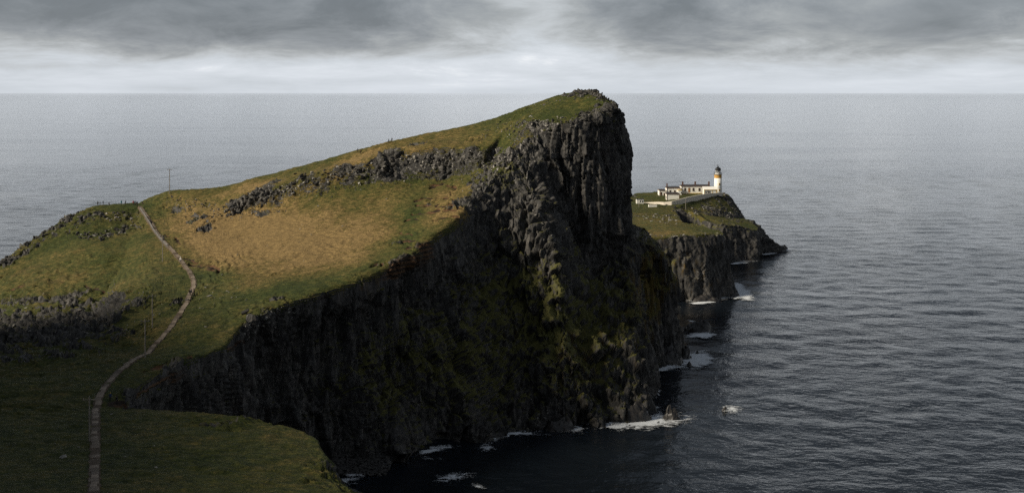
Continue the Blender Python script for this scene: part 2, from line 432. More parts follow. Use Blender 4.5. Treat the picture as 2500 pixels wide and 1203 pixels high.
def loft(name, G, closed, res_s, res_t, rock_rows, seed=0, style=None, row_lo=None, amp=1.0, ks=0.4, kt=0.35, scars=(), terr=0.0, tper=0.62, strata=0.0, extra_rock=None):
    """G[col][row] control points -> dense sheet; rock rows get jointed relief, turf rows get tussocks"""
    G = np.array(G, float)
    n, m = G.shape[:2]
    nxt = np.roll(G, -1, 0) if closed else G[1:]
    base = G if closed else G[:-1]
    Ls = np.linalg.norm(nxt - base, axis=2)
    lo = row_lo if row_lo is not None else 0
    cs = [max(1, int(math.ceil(np.sort(Ls[i, lo:])[-2] / res_s))) for i in range(len(Ls))]
    Lt = np.linalg.norm(G[:, 1:] - G[:, :-1], axis=2)
    ct = [max(1, int(math.ceil(np.percentile(Lt[:, j], 85) / (res_t[j] if isinstance(res_t, (list, tuple)) else res_t)))) for j in range(m - 1)]
    V = resample(G, cs, closed, ks)
    V = np.transpose(resample(np.transpose(V, (1, 0, 2)), ct, False, kt), (1, 0, 2))
    # rock weight down the section
    if isinstance(rock_rows[0], (list, tuple)):
        RR = np.array(rock_rows, float)[:, :, None]
    else:
        RR = np.repeat(np.array(rock_rows, float)[None, :], n, 0)[:, :, None]
    R = resample(RR, cs, closed, 0.0)
    R = np.transpose(resample(np.transpose(R, (1, 0, 2)), ct, False, 0.0), (1, 0, 2))[:, :, 0]
    shp = R.shape
    if strata:
        zz = V[..., 2] / 1.7; fz = zz - np.floor(zz)
        V[..., 2] = np.where(V[..., 2] > 0, V[..., 2] * .15 + .85 * 1.7 * (np.floor(zz) + sstep(fz, 0.62, 1.0)), V[..., 2])
    N = grid_normals(V, closed)
    # smooth the directions a little so relief moves coherently
    flat = V.reshape(-1, 3); Nf = N.reshape(-1, 3)
    flip = np.sign(np.median(Nf[R.reshape(-1) < 0.2][:, 2])) if (R < 0.2).sum() > 50 else np.sign(np.mean(Nf[:, 2]))
    Nf = Nf * (flip if flip != 0 else 1)
    u, v = uvp(flat)
    wob = fbm(flat / np.array([9.0, 9.0, 9.0]), 3, seed + 3)
    Rw = R.reshape(-1).copy()
    rk_extra = 1.7 * blobs(u, v, ROCKS) * sstep(fbm(flat / np.array([3.2, 3.2, 3.2]), 3, seed + 33) + 0.55 * wob, -0.12, 0.22)
    rk_extra = rk_extra + np.clip(blobs(u, v, ROCKS) - 0.9, 0, 1)
    Rr = np.clip(sstep(Rw + (0.25 + 0.45 * (Rw < 0.66)) * wob * (Rw > 0.02) * (Rw < 0.98), 0.25, 0.75) + np.clip(rk_extra, 0, 1), 0, 1)
    # relief of the rock
    zs = np.array([1.0, 1.0, 0.22])
    q = flat + np.stack([fbm(flat * zs / 7.0, 3, seed + 20), fbm(flat * zs / 7.0 + 31.7, 3, seed + 21), 0 * flat[:, 0]], 1) * 1.6
    big = fbm(flat / np.array([15.0, 15.0, 70.0]), 3, seed + 5) * 5.6
    c1, e1, z1 = cells(q[:, :2] / 5.0, q[:, 2], 34.0, seed + 40)
    c2, e2, z2 = cells(q[:, :2] / 2.0, q[:, 2], 11.0, seed + 50)
    c3, e3, z3 = cells(q[:, :2] / 0.95, q[:, 2], 2.6, seed + 60)
    d = big + 1.5 * c1 + 3.4 * z1 - 0.9 * np.exp(-(e1 / 0.05) ** 2) + 0.7 * c2 + 1.7 * z2 - 0.55 * np.exp(-(e2 / 0.09) ** 2) + 0.26 * c3 + 0.7 * z3 + 0.14 * fbm(flat * zs * 1.7 / 2.4, 3, seed + 8)
    if strata:
        zz = flat[:, 2] + 0.6 * fbm(flat / 12.0, 2, seed + 70)
        s = zz / 1.35; s = s - np.floor(s)
        d = d * 0.5 + strata * (s ** 2 - 0.35) * 2.0
    dcrag = 0.9 * fbm(flat / 6.0, 3, seed + 9) + 0.8 * c2 + 1.6 * z2 - 0.5 * np.exp(-(e2 / 0.12) ** 2) + 0.35 * c3 + 0.8 * z3 + 0.1
    cliff = sstep(Rw, 0.55, 0.95)
    drock = (d * cliff + dcrag * (1 - cliff)) * amp
    # relief of the turf
    tus = 0.55 * fbm(flat / np.array([11.0, 11.0, 30.0]), 3, seed + 12) + 0.27 * fbm(flat / np.array([1.9, 1.9, 6.0]), 3, seed + 13)
    if terr:
        ph = flat[:, 2] / tper + 2.2 * fbm(flat / np.array([16.0, 16.0, 60.0]), 3, seed + 14) + 0.55 * fbm(flat / 3.0, 2, seed + 15)
        saw = ph - np.floor(ph)
        tm = np.clip(0.45 + 0.9 * fbm(flat / 22.0, 2, seed + 16), 0, 1)
        soil = tm * sstep(saw, 0.72, 0.9)
        tus = tus + terr * tm * (np.where(saw < 0.75, saw / 0.75, (1 - saw) / 0.25) - 0.5)
    D = Nf * (drock * Rr + tus * (1 - Rr))[:, None]
    earth = np.clip(blobs(u, v, EARTH), 0, 1) * (0.5 + 0.9 * (wob + 0.4))
    if terr:
        earth = np.maximum(earth, np.clip(soil * terr * 0.7 * (1 - Rr), 0, .5))
    for pts, wd in scars:
        dd = polydist(u + 5 * vnoise(flat / 2.0, seed + 80), v + 4 * vnoise(flat / 2.0, seed + 81), pts)
        k = np.exp(-(dd / wd) ** 2)
        D[:, 2] -= 0.9 * k * wd / 3.0; earth = np.maximum(earth, 1.1 * k)
    flat2 = flat + D
    V2 = flat2.reshape(V.shape)
    N2 = grid_normals(V2, closed).reshape(-1, 3) * flip
    slope = np.abs(N2[:, 2])
    # flat ledges near the brink stay grassy, steep turf shows rock
    rock = np.clip(Rr + 0.9 * sstep(0.55 - slope, 0.0, 0.25) * (1 - Rr), 0, 1)
    rock = rock - 0.35 * sstep(slope, 0.82, 0.97) * (Rr < 0.7)
    attrs = dict(rock=rock, dry_and_sunlit=np.clip(0.30 + blobs(u, v, DRY_AND_SUNLIT), -0.3, 1.3), earth=np.clip(earth, 0, 1), moss=np.clip(blobs(u, v, MOSS), 0, 1),
                 pale=np.clip(blobs(u, v, PALE), 0, 1), lich=np.clip(blobs(u, v, LICH), 0, 1))
    if flip < 0:
        V2 = V2[:, ::-1]; attrs = {k: a.reshape(shp)[:, ::-1] for k, a in attrs.items()}
    return grid_obj(name, V2, closed, TERR, attrs)


def drop(p, dx, dy, dz_):
    return (p[0] + dx, p[1] + dy, p[2] + dz_)


def lerp(a, b, t):
    return tuple(a[i] + (b[i] - a[i]) * t for i in range(3))


# ------------------------------------------------------------------ the headland with the field in front of it
# section: outer base, outer slope, crest, upper, crag top, crag foot, mid field, near brink, brink, cliff x3, foot, under water
A = []


def near(Y, zs, rimp, foot, xs=(-170, -142, -115, -88, -62, -36)):
    pts = [W(x, Y, z) for x, z in zip(xs, zs)]
    pts[-1] = lerp(pts[-1], rimp, 0.55)[:2] + (pts[-1][2] * .6 + rimp[2] * .4,); rimp = drop(rimp, 1.0, 0, -1.6)
    r2 = pts[0]
    A.append([drop(r2, -60, -20, 10), drop(r2, -25, -8, 5)] + pts + [rimp, lerp(rimp, foot, 0.25), lerp(rimp, foot, 0.55), lerp(rimp, foot, 0.8), foot, drop(foot, 3, 3, -6)])


near(20, (86, 84, 82, 80, 80, 80), W(15, 20, 78), W(32, 30, 0))
near(70, (80, 76, 70, 66, 64, 63), W(8, 72, 60), W(20, 80, 0))
near(110, (72, 66, 60, 56.5, 55, 54), W(-2, 114, 51.5), W(10, 122, 0))
near(140, (64, 58, 53, 49.6, 48.6, 47.6), P(945, 1212, 148), W(0, 158, 0))
near(158, (60, 53, 49, 47.2, 46.4, 45.8), P(838, 1180, 156), W(-8, 170, 0))
near(170, (57, 51, 48, 46.2, 45.4, 44.8), P(803, 1125, 165), W(-14, 180, 0))
near(183, (54, 49, 46.4, 45, 44.4, 44.1), P(745, 1062, 180), W(-20, 196, 0))
near(195, (52, 47, 45, 43.6, 43.1, 42.9), P(640, 1022, 194), W(-30, 207, 0), xs=(-170, -142, -117, -95, -75, -57))
near(201, (50, 46, 44.2, 43, 42.3, 41.8), P(560, 1010, 202), W(-42, 214, 0), xs=(-170, -142, -119, -99, -81, -65))
near(206, (48, 45, 43.4, 42.2, 41.4, 40.4), P(430, 1022, 206), W(-55, 219, 0), xs=(-170, -142, -121, -103, -88, -74))
near(211, (46, 43.6, 42.4, 41.6, 41, 40.2), P(345, 1000, 209), W(-64, 224, 0), xs=(-170, -142, -122, -106, -92, -80))


def sec(r2, r3, r4, r5, r6, r7, r8, foot, back='gully', cl=None):
    if back == 'gully':
        b = [drop(r2, -26, 14, -46), drop(r2, -11, 6, -20)]
    elif back == 'under':
        b = [drop(r2, -22, 10, -14), drop(r2, -11, 5, -4)]
    elif back == 'sea':
        b = [drop(r2, 0, 40, -(r2[2] + 6)), drop(r2, 0, 14, -18)]
    else:
        b = [drop(r2, -2, 8, -45), drop(r2, -1, 3, -14)]
    if cl is None:
        cl = [lerp(r8, foot, 0.22), lerp(r8, foot, 0.5), lerp(r8, foot, 0.78)]
        cl = [drop(cl[0], 0, 3, -3), drop(cl[1], 0, 4, -2), cl[2]]
    A.append(b + [r2, r3, r4, r5, r6, r7, r8] + cl + [foot, drop(foot, 1, -3, -7)])


sec(P(-250, 905, 238), P(-50, 932, 225), P(60, 940, 222), P(150, 950, 219), P(235, 955, 219), P(275, 963, 217), P(312, 972, 216), W(-73, 232, 1))
sec(P(-120, 872, 255), P(0, 885, 242), P(100, 895, 238), P(200, 905, 234), P(290, 915, 231), P(320, 930, 228), P(350, 942, 226), W(-69, 238, 1))
sec(P(0, 856, 266), P(60, 858, 260), P(140, 862, 254), P(240, 870, 248), P(320, 880, 244), P(370, 893, 241), P(405, 905, 238), W(-66, 248, 2))
sec(P(130, 826, 278), P(170, 834, 274), P(210, 842, 270), P(260, 850, 265), P(350, 862, 260), P(430, 867, 254.5), P(480, 873, 252), W(-62, 258, 3))
sec(P(215, 800, 288), P(260, 806, 284), P(310, 815, 279), P(360, 825, 274), P(420, 835, 269), P(500, 844, 264), P(550, 850, 262), W(-61, 266, 4))
sec(P(290, 760, 300), P(330, 768, 296), P(370, 775, 292), P(420, 780, 287), P(480, 790, 281), P(540, 803, 275), P(578, 812, 272), W(-62, 275, 5))
sec(P(360, 712, 318), P(395, 720, 313), P(430, 730, 308), P(465, 742, 302), P(520, 755, 294), P(570, 770, 286), P(612, 783, 280), W(-61, 282, 6), 'under')
sec(P(352, 645, 362), P(400, 650, 354), P(440, 660, 346), P(500, 675, 335), P(570, 690, 320), P(650, 715, 304), P(700, 742, 292), W(-56, 289, 6), 'under')
sec(P(340, 552, 414), P(420, 580, 392), P(470, 605, 375), P(540, 630, 356), P(620, 650, 340), P(730, 682, 316), P(790, 712, 301), W(-50, 295, 6), 'under')
sec(P(335, 497, 440), P(400, 515, 425), P(480, 545, 405), P(560, 565, 392), P(680, 600, 362), P(800, 652, 329), P(870, 685, 310), W(-42, 299, 4), 'sea')
sec(P(410, 470, 440), P(480, 485, 428), P(555, 508, 413), P(600, 524, 408), P(760, 560, 376), P(870, 612, 344), P(945, 650, 321), W(-33, 303, 1), 'sea')
sec(P(520, 462, 440), P(570, 464, 429), P(640, 468, 414), P(690, 500, 408), P(830, 525, 386), P(940, 570, 358), P(1010, 612, 331), S(1005, 1105), 'sea',
    [P(1015, 700, 330), P(1010, 850, 322), P(1005, 980, 315)])
sec(P(680, 424, 441), P(710, 427, 428), P(745, 430, 414), P(790, 472, 408), P(900, 502, 392), P(985, 545, 366), P(1055, 578, 341), S(1085, 1085), 'sea',
    [P(1062, 690, 338), P(1060, 850, 326), P(1075, 980, 320)])
sec(P(800, 391, 442), P(830, 396, 430), P(870, 402, 415), P(900, 452, 409), P(970, 477, 396), P(1030, 515, 374), P(1100, 545, 352), S(1170, 1080), 'sea',
    [P(1110, 680, 345), P(1120, 850, 333), P(1140, 980, 324)])
sec(P(915, 357, 442), P(950, 361, 430), P(985, 366, 416), P(1010, 440, 410), P(1050, 457, 400), P(1080, 480, 384), P(1130, 512, 362), S(1235, 1054), 'sea',
    [P(1150, 640, 355), P(1190, 820, 345), P(1215, 960, 337)])
sec(P(1010, 335, 444), P(1040, 343, 432), P(1085, 358, 414), P(1095, 430, 410), P(1110, 442, 402), P(1130, 457, 392), P(1165, 478, 374), S(1325, 1050), 'sea',
    [P(1200, 600, 366), P(1250, 790, 354), P(1290, 950, 341)])
sec(P(1120, 314, 446), P(1150, 327, 430), P(1180, 362, 408), P(1180, 405, 406), P(1185, 412, 402), P(1195, 420, 396), P(1215, 430, 386), S(1385, 1047), 'sea',
    [P(1255, 560, 370), P(1310, 740, 356), P(1350, 920, 341)])
sec(P(1200, 293, 446), P(1215, 302, 432), P(1230, 319, 420), P(1235, 331, 414), P(1245, 339, 408), P(1250, 346, 405), P(1262, 353, 402), S(1430, 1042), 'sea',
    [P(1300, 470, 378), P(1355, 640, 362), P(1400, 860, 346)])
sec(P(1280, 265, 446), P(1285, 271, 434), P(1290, 279, 424), P(1290, 286, 417), P(1293, 293, 411), P(1297, 299, 406), P(1302, 304, 402), S(1480, 1034), 'sea',
    [P(1350, 430, 397), P(1400, 640, 380), P(1450, 850, 352)])
sec(P(1355, 239, 444), P(1360, 245, 432), P(1365, 256, 422), P(1370, 268, 415), P(1372, 280, 409), P(1375, 292, 403), P(1375, 303, 398), S(1530, 1034), 'sea',
    [P(1400, 430, 397), P(1440, 640, 390), P(1490, 830, 358)])
sec(P(1428, 224, 438), P(1434, 231, 430), P(1437, 243, 422), P(1440, 255, 416), P(1445, 268, 410), P(1448, 280, 404), P(1450, 292, 400), S(1594, 1028), 'sea',
    [P(1468, 430, 398), P(1498, 650, 390), P(1545, 820, 362)])
sec(P(1445, 225, 440), P(1455, 230, 432), P(1468, 236, 426), P(1476, 243, 421), P(1483, 249, 417), P(1490, 256, 413), P(1497, 266, 410), S(1600, 960), 'none',
    [P(1514, 400, 405), P(1526, 600, 398), P(1560, 790, 376)])
sec(P(1447, 227, 444), P(1462, 235, 440), P(1478, 243, 436), P(1488, 251, 432), P(1498, 262, 428), P(1506, 274, 424), P(1519, 294, 420), S(1590, 905), 'none',
    [P(1531, 400, 416), P(1540, 560, 412), P(1545, 740, 408)])
for rim, low in ((W(40.5, 436, 88), W(46, 438, 0)), (W(33, 462, 86), W(40, 470, 0)), (W(10, 478, 82), W(10, 486, 0))):
    tp = W(28.5, 446, 97.5)
    sec(tp, lerp(tp, rim, .15), lerp(tp, rim, .3), lerp(tp, rim, .45), lerp(tp, rim, .6), lerp(tp, rim, .8), rim, low, 'none')

nA = len(A)
rockA = []
for i in range(nA):
    crag = 0.0 if i < 20 else (0.62 if i < 28 else 0.0)
    r = [1, 0.7, 0.15, 0.0, crag * 0.9, crag * 0.55, 0.0, 0.05, 0.45, 0.95, 1, 1, 1, 1]
    if i < 11 or i >= 31 or 16 <= i <= 20: r[0] = r[1] = r[2] = 0.0
    if i >= 31: r[7] = 0.35; r[8] = 0.75
    if 25 <= i <= 28: r[7] = 0.25
    rockA.append(r)
head = loft('headland', A, False, 0.5, [1.6, 1.0, 0.9, 0.8, 0.55, 0.55, 0.6, 0.5, 0.42, 0.42, 0.42, 0.45, 2], rockA, seed=1, row_lo=6, scars=SCARS_A, terr=0.4)

# ------------------------------------------------------------------ the hill left of the path
C = []
for cr, upp, mid, low, bot in (
        (P(-170, 750, 380), P(-160, 790, 360), P(-150, 840, 335), P(-150, 900, 320), P(-150, 960, 305)),
        (P(-60, 690, 392), P(-50, 730, 376), P(-50, 780, 350), P(-50, 840, 326), P(-40, 910, 306)),
        (P(0, 646, 401), P(10, 680, 386), P(10, 735, 360), P(10, 800, 332), P(15, 880, 308)),
        (P(62, 596, 412), P(75, 640, 395), P(80, 700, 366), P(90, 780, 335), P(100, 870, 308)),
        (P(132, 550, 424), P(140, 605, 402), P(150, 680, 370), P(165, 760, 338), P(180, 850, 310)),
        (P(185, 522, 432), P(190, 580, 406), P(200, 665, 372), P(210, 745, 342), P(225, 840, 314)),
        (P(228, 503, 438), P(237, 565, 410), P(247, 648, 375), P(257, 728, 346), P(267, 830, 318)),
        (P(300, 499, 440), P(310, 555, 415), P(315, 640, 375), P(320, 715, 350), P(325, 800, 325)),
        (P(345, 498, 441), P(360, 550, 417), P(375, 632, 371), P(380, 700, 345), P(380, 770, 325)),
        (P(395, 505, 444), P(420, 575, 410), P(440, 660, 372), P(450, 730, 345), P(450, 800, 320))):
    C.append([drop(cr, -6, 46, -(cr[2] + 6)), drop(cr, -3, 12, -14), cr, upp, mid, low, bot, drop(bot, 0, -14, -(bot[2] + 5))])
C.insert(0, [drop(p, -16, -2, -0.55 * max(p[2], 0)) for p in C[0]])
C.insert(0, [(p[0] - 12, p[1] - 2, -5.0) for p in C[0]])
hill = loft('hillside', C, False, 0.6, [3, 2, 0.6, 0.55, 0.5, 0.6, 1.5], [1, 0.8, 0.12, 0, 0, 0.25, 0.8, 1], seed=5, row_lo=2, scars=SCARS_C, terr=0.85, tper=1.05)


# ------------------------------------------------------------------ the low point with the lighthouse
def ring_block(name, centre, rim, foot, seed, res=0.8, mids=0.35, rock=None, amp=0.8, strata=0.0, bulge=0.0):
    cols = []
    for r, f in zip(rim, foot):
        cols.append([lerp(centre, r, 0.02), lerp(centre, r, 0.5), lerp(centre, r, 0.85), r, lerp(r, f, 0.3), lerp(r, f, 0.65), f, drop(f, (f[0] - centre[0]) * 0.05, (f[1] - centre[1]) * 0.05, -6)])
    return loft(name, cols, True, res, [1.6, 1.2, 0.8, 0.6, 0.6, 0.6, 2], rock or [0, 0, 0.06, 0.45, 0.95, 1, 1, 1], seed=seed, row_lo=2, amp=amp, ks=0.3, kt=0.15, strata=strata)


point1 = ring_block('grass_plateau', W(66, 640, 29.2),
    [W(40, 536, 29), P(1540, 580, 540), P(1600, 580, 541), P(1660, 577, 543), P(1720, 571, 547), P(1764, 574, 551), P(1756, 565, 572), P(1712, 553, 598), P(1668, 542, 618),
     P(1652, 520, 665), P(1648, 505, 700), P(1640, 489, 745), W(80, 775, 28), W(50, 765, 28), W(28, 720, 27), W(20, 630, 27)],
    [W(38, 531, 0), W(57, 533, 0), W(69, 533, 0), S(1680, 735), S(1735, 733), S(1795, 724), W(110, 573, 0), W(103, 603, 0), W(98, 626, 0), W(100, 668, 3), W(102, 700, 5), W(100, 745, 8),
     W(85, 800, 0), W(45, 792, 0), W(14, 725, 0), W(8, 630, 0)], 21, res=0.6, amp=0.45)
point2 = ring_block('middle_bluff', W(116, 705, 24),
    [P(1648, 512, 684), P(1680, 514, 682), P(1710, 528, 674), P(1738, 545, 666), P(1770, 548, 664), P(1805, 552, 668), P(1846, 562, 672), P(1850, 556, 690), P(1838, 546, 708), P(1815, 533, 738),
     W(136, 760, 20), W(112, 752, 27), W(97, 725, 28)],
    [W(96, 664, 0), W(101, 662, 0), W(107, 658, 0), W(114, 655, 0), S(1772, 642), S(1812, 639), S(1851, 637), W(147, 690, 0), W(149, 712, 0), W(149, 742, 0), W(140, 775, 5), W(112, 770, 10), W(92, 740, 10)], 22, res=0.6, amp=0.45)
knoll = ring_block('lighthouse_knoll', W(122, 772, 29.6),
    [W(84, 757, 28.6), P(1652, 502, 705), P(1700, 492, 728), P(1742, 481, 750), P(1768, 476, 766), P(1782, 484, 772), W(150, 786, 27.5), W(140, 802, 28), W(110, 802, 28), W(86, 790, 28)],
    [W(76, 742, 20), W(96, 690, 22), P(1700, 522, 700), P(1755, 530, 706), P(1796, 530, 728), P(1815, 534, 742), W(161, 775, 6), W(152, 815, 0), W(108, 818, 0), W(76, 800, 10)], 23, amp=0.6,
    rock=[0, 0, 0, 0.2, 0.35, 0.4, 0.8, 1])
shelf = ring_block('rock_shelf', P(1838, 556, 712),
    [P(1812, 546, 698), P(1848, 562, 690), P(1866, 580, 694), P(1888, 594, 700), P(1902, 602, 705), P(1908, 604, 712), W(166, 728, 3), P(1858, 552, 735), P(1826, 538, 745), W(140, 735, 16)],
    [W(140, 684, 0), W(147, 684, 0), W(155, 690, 0), W(163, 697, 0), S(1908, 613), S(1914, 608), W(171, 732, 0), W(166, 745, 0), W(152, 752, 2), W(138, 742, 8)], 24, res=0.6, amp=0.7, strata=0.9,
    rock=[0.75, 0.85, 0.9, 1, 1, 1, 1, 1])
butt = ring_block('sea_buttress', W(50, 432, 46),
    [P(1530, 556, 414), P(1560, 584, 413), P(1600, 608, 412), P(1636, 646, 413), P(1650, 690, 417), W(60, 432, 30), W(57, 450, 38), W(44, 454, 45)],
    [P(1560, 912, 397), P(1580, 906, 399), P(1610, 898, 404), P(1646, 886, 411), P(1664, 872, 420), W(63, 440, 0), W(60, 460, 0), W(44, 464, 0)], 25, res=0.5,
    rock=[0.6, 0.7, 0.7, 0.8, 1, 1, 1, 1])

# ------------------------------------------------------------------ the high ground the camera stands on and an added unseen spur at left that shades the foreground
main_rim = [W(40, -4, 90), W(14, -2.5, 95.6), W(-6, -2.2, 96.2), W(-24, -2.5, 96.4), W(-60, 14, 98), W(-118, 60, 112), W(-150, 130, 118), W(-186, 232, 112), W(-216, 302, 96), W(-280, 290, 90), W(-380, 120, 90), W(-520, -80, 100), W(-420, -360, 110), W(-60, -460, 110),
            W(240, -380, 100), W(200, -120, 95)]
main_foot = [W(60, 30, 0), W(22, 22, 70), W(-4, 24, 76), W(-30, 26, 78), W(-75, 45, 78), W(-108, 84, 64), W(-132, 140, 54), W(-168, 250, 36), W(-196, 322, 20), W(-310, 330, 0), W(-420, 160, 0), W(-580, -80, 0), W(-470, -420, 0), W(-60, -520, 0), W(300, -420, 0), W(250, -110, 0)]
main_cols = []
for r, f in zip(main_rim, main_foot):
    c0 = W(-150, -120, 128)
    main_cols.append([lerp(c0, r, 0.02), lerp(c0, r, 0.5), lerp(c0, r, 0.9), r, lerp(r, f, 0.3), lerp(r, f, 0.65), f, drop(f, 0, 0, -5)])
mainland_with_shade_spur = loft('mainland_with_shade_spur', main_cols, True, 5.0, 5.0, [0, 0, 0, 0.2, 0.7, 0.8, 0.6, 0.5], seed=31, amp=0.5, ks=0.2, kt=0.1)

# ------------------------------------------------------------------ the sea
def sea_material():
    m = bpy.data.materials.new('sea_water'); m.use_nodes = True
    t = NT(m.node_tree)
    out = t.node('ShaderNodeOutputMaterial'); b = t.node('ShaderNodeBsdfPrincipled')
    pos = t.node('ShaderNodeNewGeometry').outputs['Position']
    mp = t.node('ShaderNodeMapping'); t.set(mp.inputs[0], pos); mp.inputs['Rotation'].default_value = (0, 0, math.radians(14)); mp.inputs['Scale'].default_value = (0.75, 1.0, 1.0)
    a = t.noise(mp.outputs[0], 0.11, 4, 0.55, 0.3); c = t.noise(mp.outputs[0], 0.45, 4, 0.6, 0.4); d = t.noise(mp.outputs[0], 1.9, 3, 0.6)
    h = t.math('ADD', t.math('MULTIPLY', a, 0.75), t.math('ADD', t.math('MULTIPLY', c, 0.24), t.math('MULTIPLY', d, 0.02)))
    lane = t.noise(t.vmath('MULTIPLY', pos, (0.35, 1.0, 1.0)), 0.0042, 5, 0.6, 0.5)
    h = t.math('MULTIPLY', h, t.ramp(lane, 0.34, 0.66, 0.55, 1.25))
    bp = t.node('ShaderNodeBump'); t.set(bp.inputs['Height'], h); bp.inputs['Distance'].default_value = 1.0; bp.inputs['Strength'].default_value = 1.0
    t.l.new(bp.outputs[0], b.inputs['Normal'])
    # scattered whitecaps
    wn = t.noise(mp.outputs[0], 0.045, 3, 0.5); wf = t.noise(mp.outputs[0], 0.35, 5, 0.7, 0.6)
    cap = t.math('MULTIPLY', t.ramp(wn, 0.60, 0.72), t.ramp(wf, 0.70, 0.76))
    t.set(b.inputs['Base Color'], t.mix(cap, (0.007, 0.010, 0.014, 1), (0.7, 0.72, 0.74, 1)))
    t.set(b.inputs['Roughness'], t.math('ADD', 0.05, t.math('MULTIPLY', cap, 0.6)))
    b.inputs['IOR'].default_value = 1.30
    t.l.new(b.outputs[0], out.inputs[0])
    return m


SEA = sea_material()
rows = [150.0]
while rows[-1] < 9000:
    rows.append(rows[-1] * 1.0062)
while rows[-1] < 400000:
    rows.append(rows[-1] * 1.12)
rows = np.array(rows)
ang = np.concatenate([np.linspace(-1.4, -0.56, 30)[:-1], np.linspace(-0.56, 0.56, 620), np.linspace(0.56, 1.4, 30)[1:]])
sx = rows[None, :] * ang[:, None]; sy = np.repeat(rows[None, :], len(ang), 0)
sz = np.zeros_like(sx)
rw = np.random.default_rng(5)
for k in range(60):
    lam = 4.5 * (1.031 ** k)
    th = math.radians(98) + rw.normal(0, 0.8)
    kx, ky = math.cos(th) * 2 * math.pi / lam, math.sin(th) * 2 * math.pi / lam
    a = 0.015 * (lam / 10.0) ** 0.75
    ph = kx * sx + ky * sy + rw.uniform(0, 6.28)
    att = np.clip(lam / (sy * 0.0062 * 2.4) - 0.6, 0, 1)
    s = 0.5 + 0.5 * np.sin(ph)
    sz += a * att * (2 * s ** 1.5 - 0.9)
seaV = np.stack([sx, sy, sz], -1)
sea = grid_obj('sea', seaV[::-1], False, SEA, {}, smooth=True)
ring = []
for R_ in (0.5, 60, 200, 1000, 10000, 400000):
    ring.append([(R_ * math.cos(q) - 60, R_ * math.sin(q) - 40, -3.0 - (2 if R_ > 500 else 0)) for q in np.linspace(0, 2 * math.pi, 49)[:-1]])
rg = np.transpose(np.array(ring), (1, 0, 2))
deep = grid_obj('deep_water', rg[::-1], True, SEA, {})

# ------------------------------------------------------------------ finding the ground
bpy.context.view_layer.update()
LAND = [head, hill, point1, point2, knoll, shelf, butt]


def hit(u, v, objs=None):
    d = Vector(((u - CU) / F, 1.0, -(v - HZ) / F)).normalized(); o0 = Vector((0, 0, CH)); best = None
    for ob in (objs or LAND):
        ok, loc, nor, _ = ob.ray_cast(o0, d)
        if ok and (best is None or loc.y < best[0].y):
            best = (loc.copy(), nor.copy(), ob)
    return best


def ground(x, y, objs=None):
    z = None
    for ob in (objs or LAND):
        ok, loc, nor, _ = ob.ray_cast(Vector((x, y, 300)), Vector((0, 0, -1)))
        if ok and (z is None or loc.z > z):
            z = loc.z
    return 0.0 if z is None else z


class MB:
    def __init__(s):
        s.v = []; s.f = []; s.m = []

    def box(s, c, size, rz=0.0, mi=0, taper=1.0):
        x, y, z = [q / 2 for q in size]; ca, sa = math.cos(rz), math.sin(rz); b = len(s.v)
        for sx_, sy_, sz_ in ((-1, -1, -1), (1, -1, -1), (1, 1, -1), (-1, 1, -1), (-1, -1, 1), (1, -1, 1), (1, 1, 1), (-1, 1, 1)):
            k = taper if sz_ > 0 else 1.0
            px, py = sx_ * x * k, sy_ * y * k
            s.v.append((c[0] + px * ca - py * sa, c[1] + px * sa + py * ca, c[2] + sz_ * z))
        for f in ((0, 3, 2, 1), (4, 5, 6, 7), (0, 1, 5, 4), (1, 2, 6, 5), (2, 3, 7, 6), (3, 0, 4, 7)):
            s.f.append(tuple(b + i for i in f)); s.m.append(mi)
        return s

    def lathe(s, prof, c=(0, 0, 0), seg=24, mi=0):
        b = len(s.v)
        for r, z in prof:
            for k in range(seg):
                a = 2 * math.pi * k / seg
                s.v.append((c[0] + r * math.cos(a), c[1] + r * math.sin(a), c[2] + z))
        for j in range(len(prof) - 1):
            for k in range(seg):
                k2 = (k + 1) % seg
                s.f.append((b + j * seg + k, b + j * seg + k2, b + (j + 1) * seg + k2, b + (j + 1) * seg + k)); s.m.append(mi)
        s.f.append(tuple(b + k for k in range(seg))[::-1]); s.m.append(mi)
        t = b + (len(prof) - 1) * seg
        s.f.append(tuple(t + k for k in range(seg))); s.m.append(mi)
        return s

    def tube(s, pts, rad, seg=6, mi=0):
        pts = [Vector(p) for p in pts]; b = len(s.v); n = len(pts)
        for i, p in enumerate(pts):
            d = (pts[min(i + 1, n - 1)] - pts[max(i - 1, 0)]).normalized()
            up = Vector((0, 0, 1)) if abs(d.z) < 0.9 else Vector((1, 0, 0))
            a1 = d.cross(up).normalized(); a2 = a1.cross(d)
            r = rad[i] if isinstance(rad, (list, tuple)) else rad
            for k in range(seg):
                q = 2 * math.pi * k / seg
                s.v.append(tuple(p + a1 * r * math.cos(q) + a2 * r * math.sin(q)))
        for i in range(n - 1):
            for k in range(seg):
                k2 = (k + 1) % seg
                s.f.append((b + i * seg + k, b + i * seg + k2, b + (i + 1) * seg + k2, b + (i + 1) * seg + k)); s.m.append(mi)
        s.f.append(tuple(b + k for k in range(seg))[::-1]); s.m.append(mi)
        s.f.append(tuple(b + (n - 1) * seg + k for k in range(seg))); s.m.append(mi)
        return s

    def poly(s, pts, faces, mi=0):
        b = len(s.v); s.v += [tuple(p) for p in pts]
        for f in faces:
            s.f.append(tuple(b + i for i in f)); s.m.append(mi)
        return s

    def build(s, name, mat, parent=None, smooth=False, **kw):
        o = mesh_obj(name, s.v, s.f, mat, parent, smooth=smooth, **kw)
        if any(s.m):
            o.data.polygons.foreach_set('material_index', s.m)
        return o


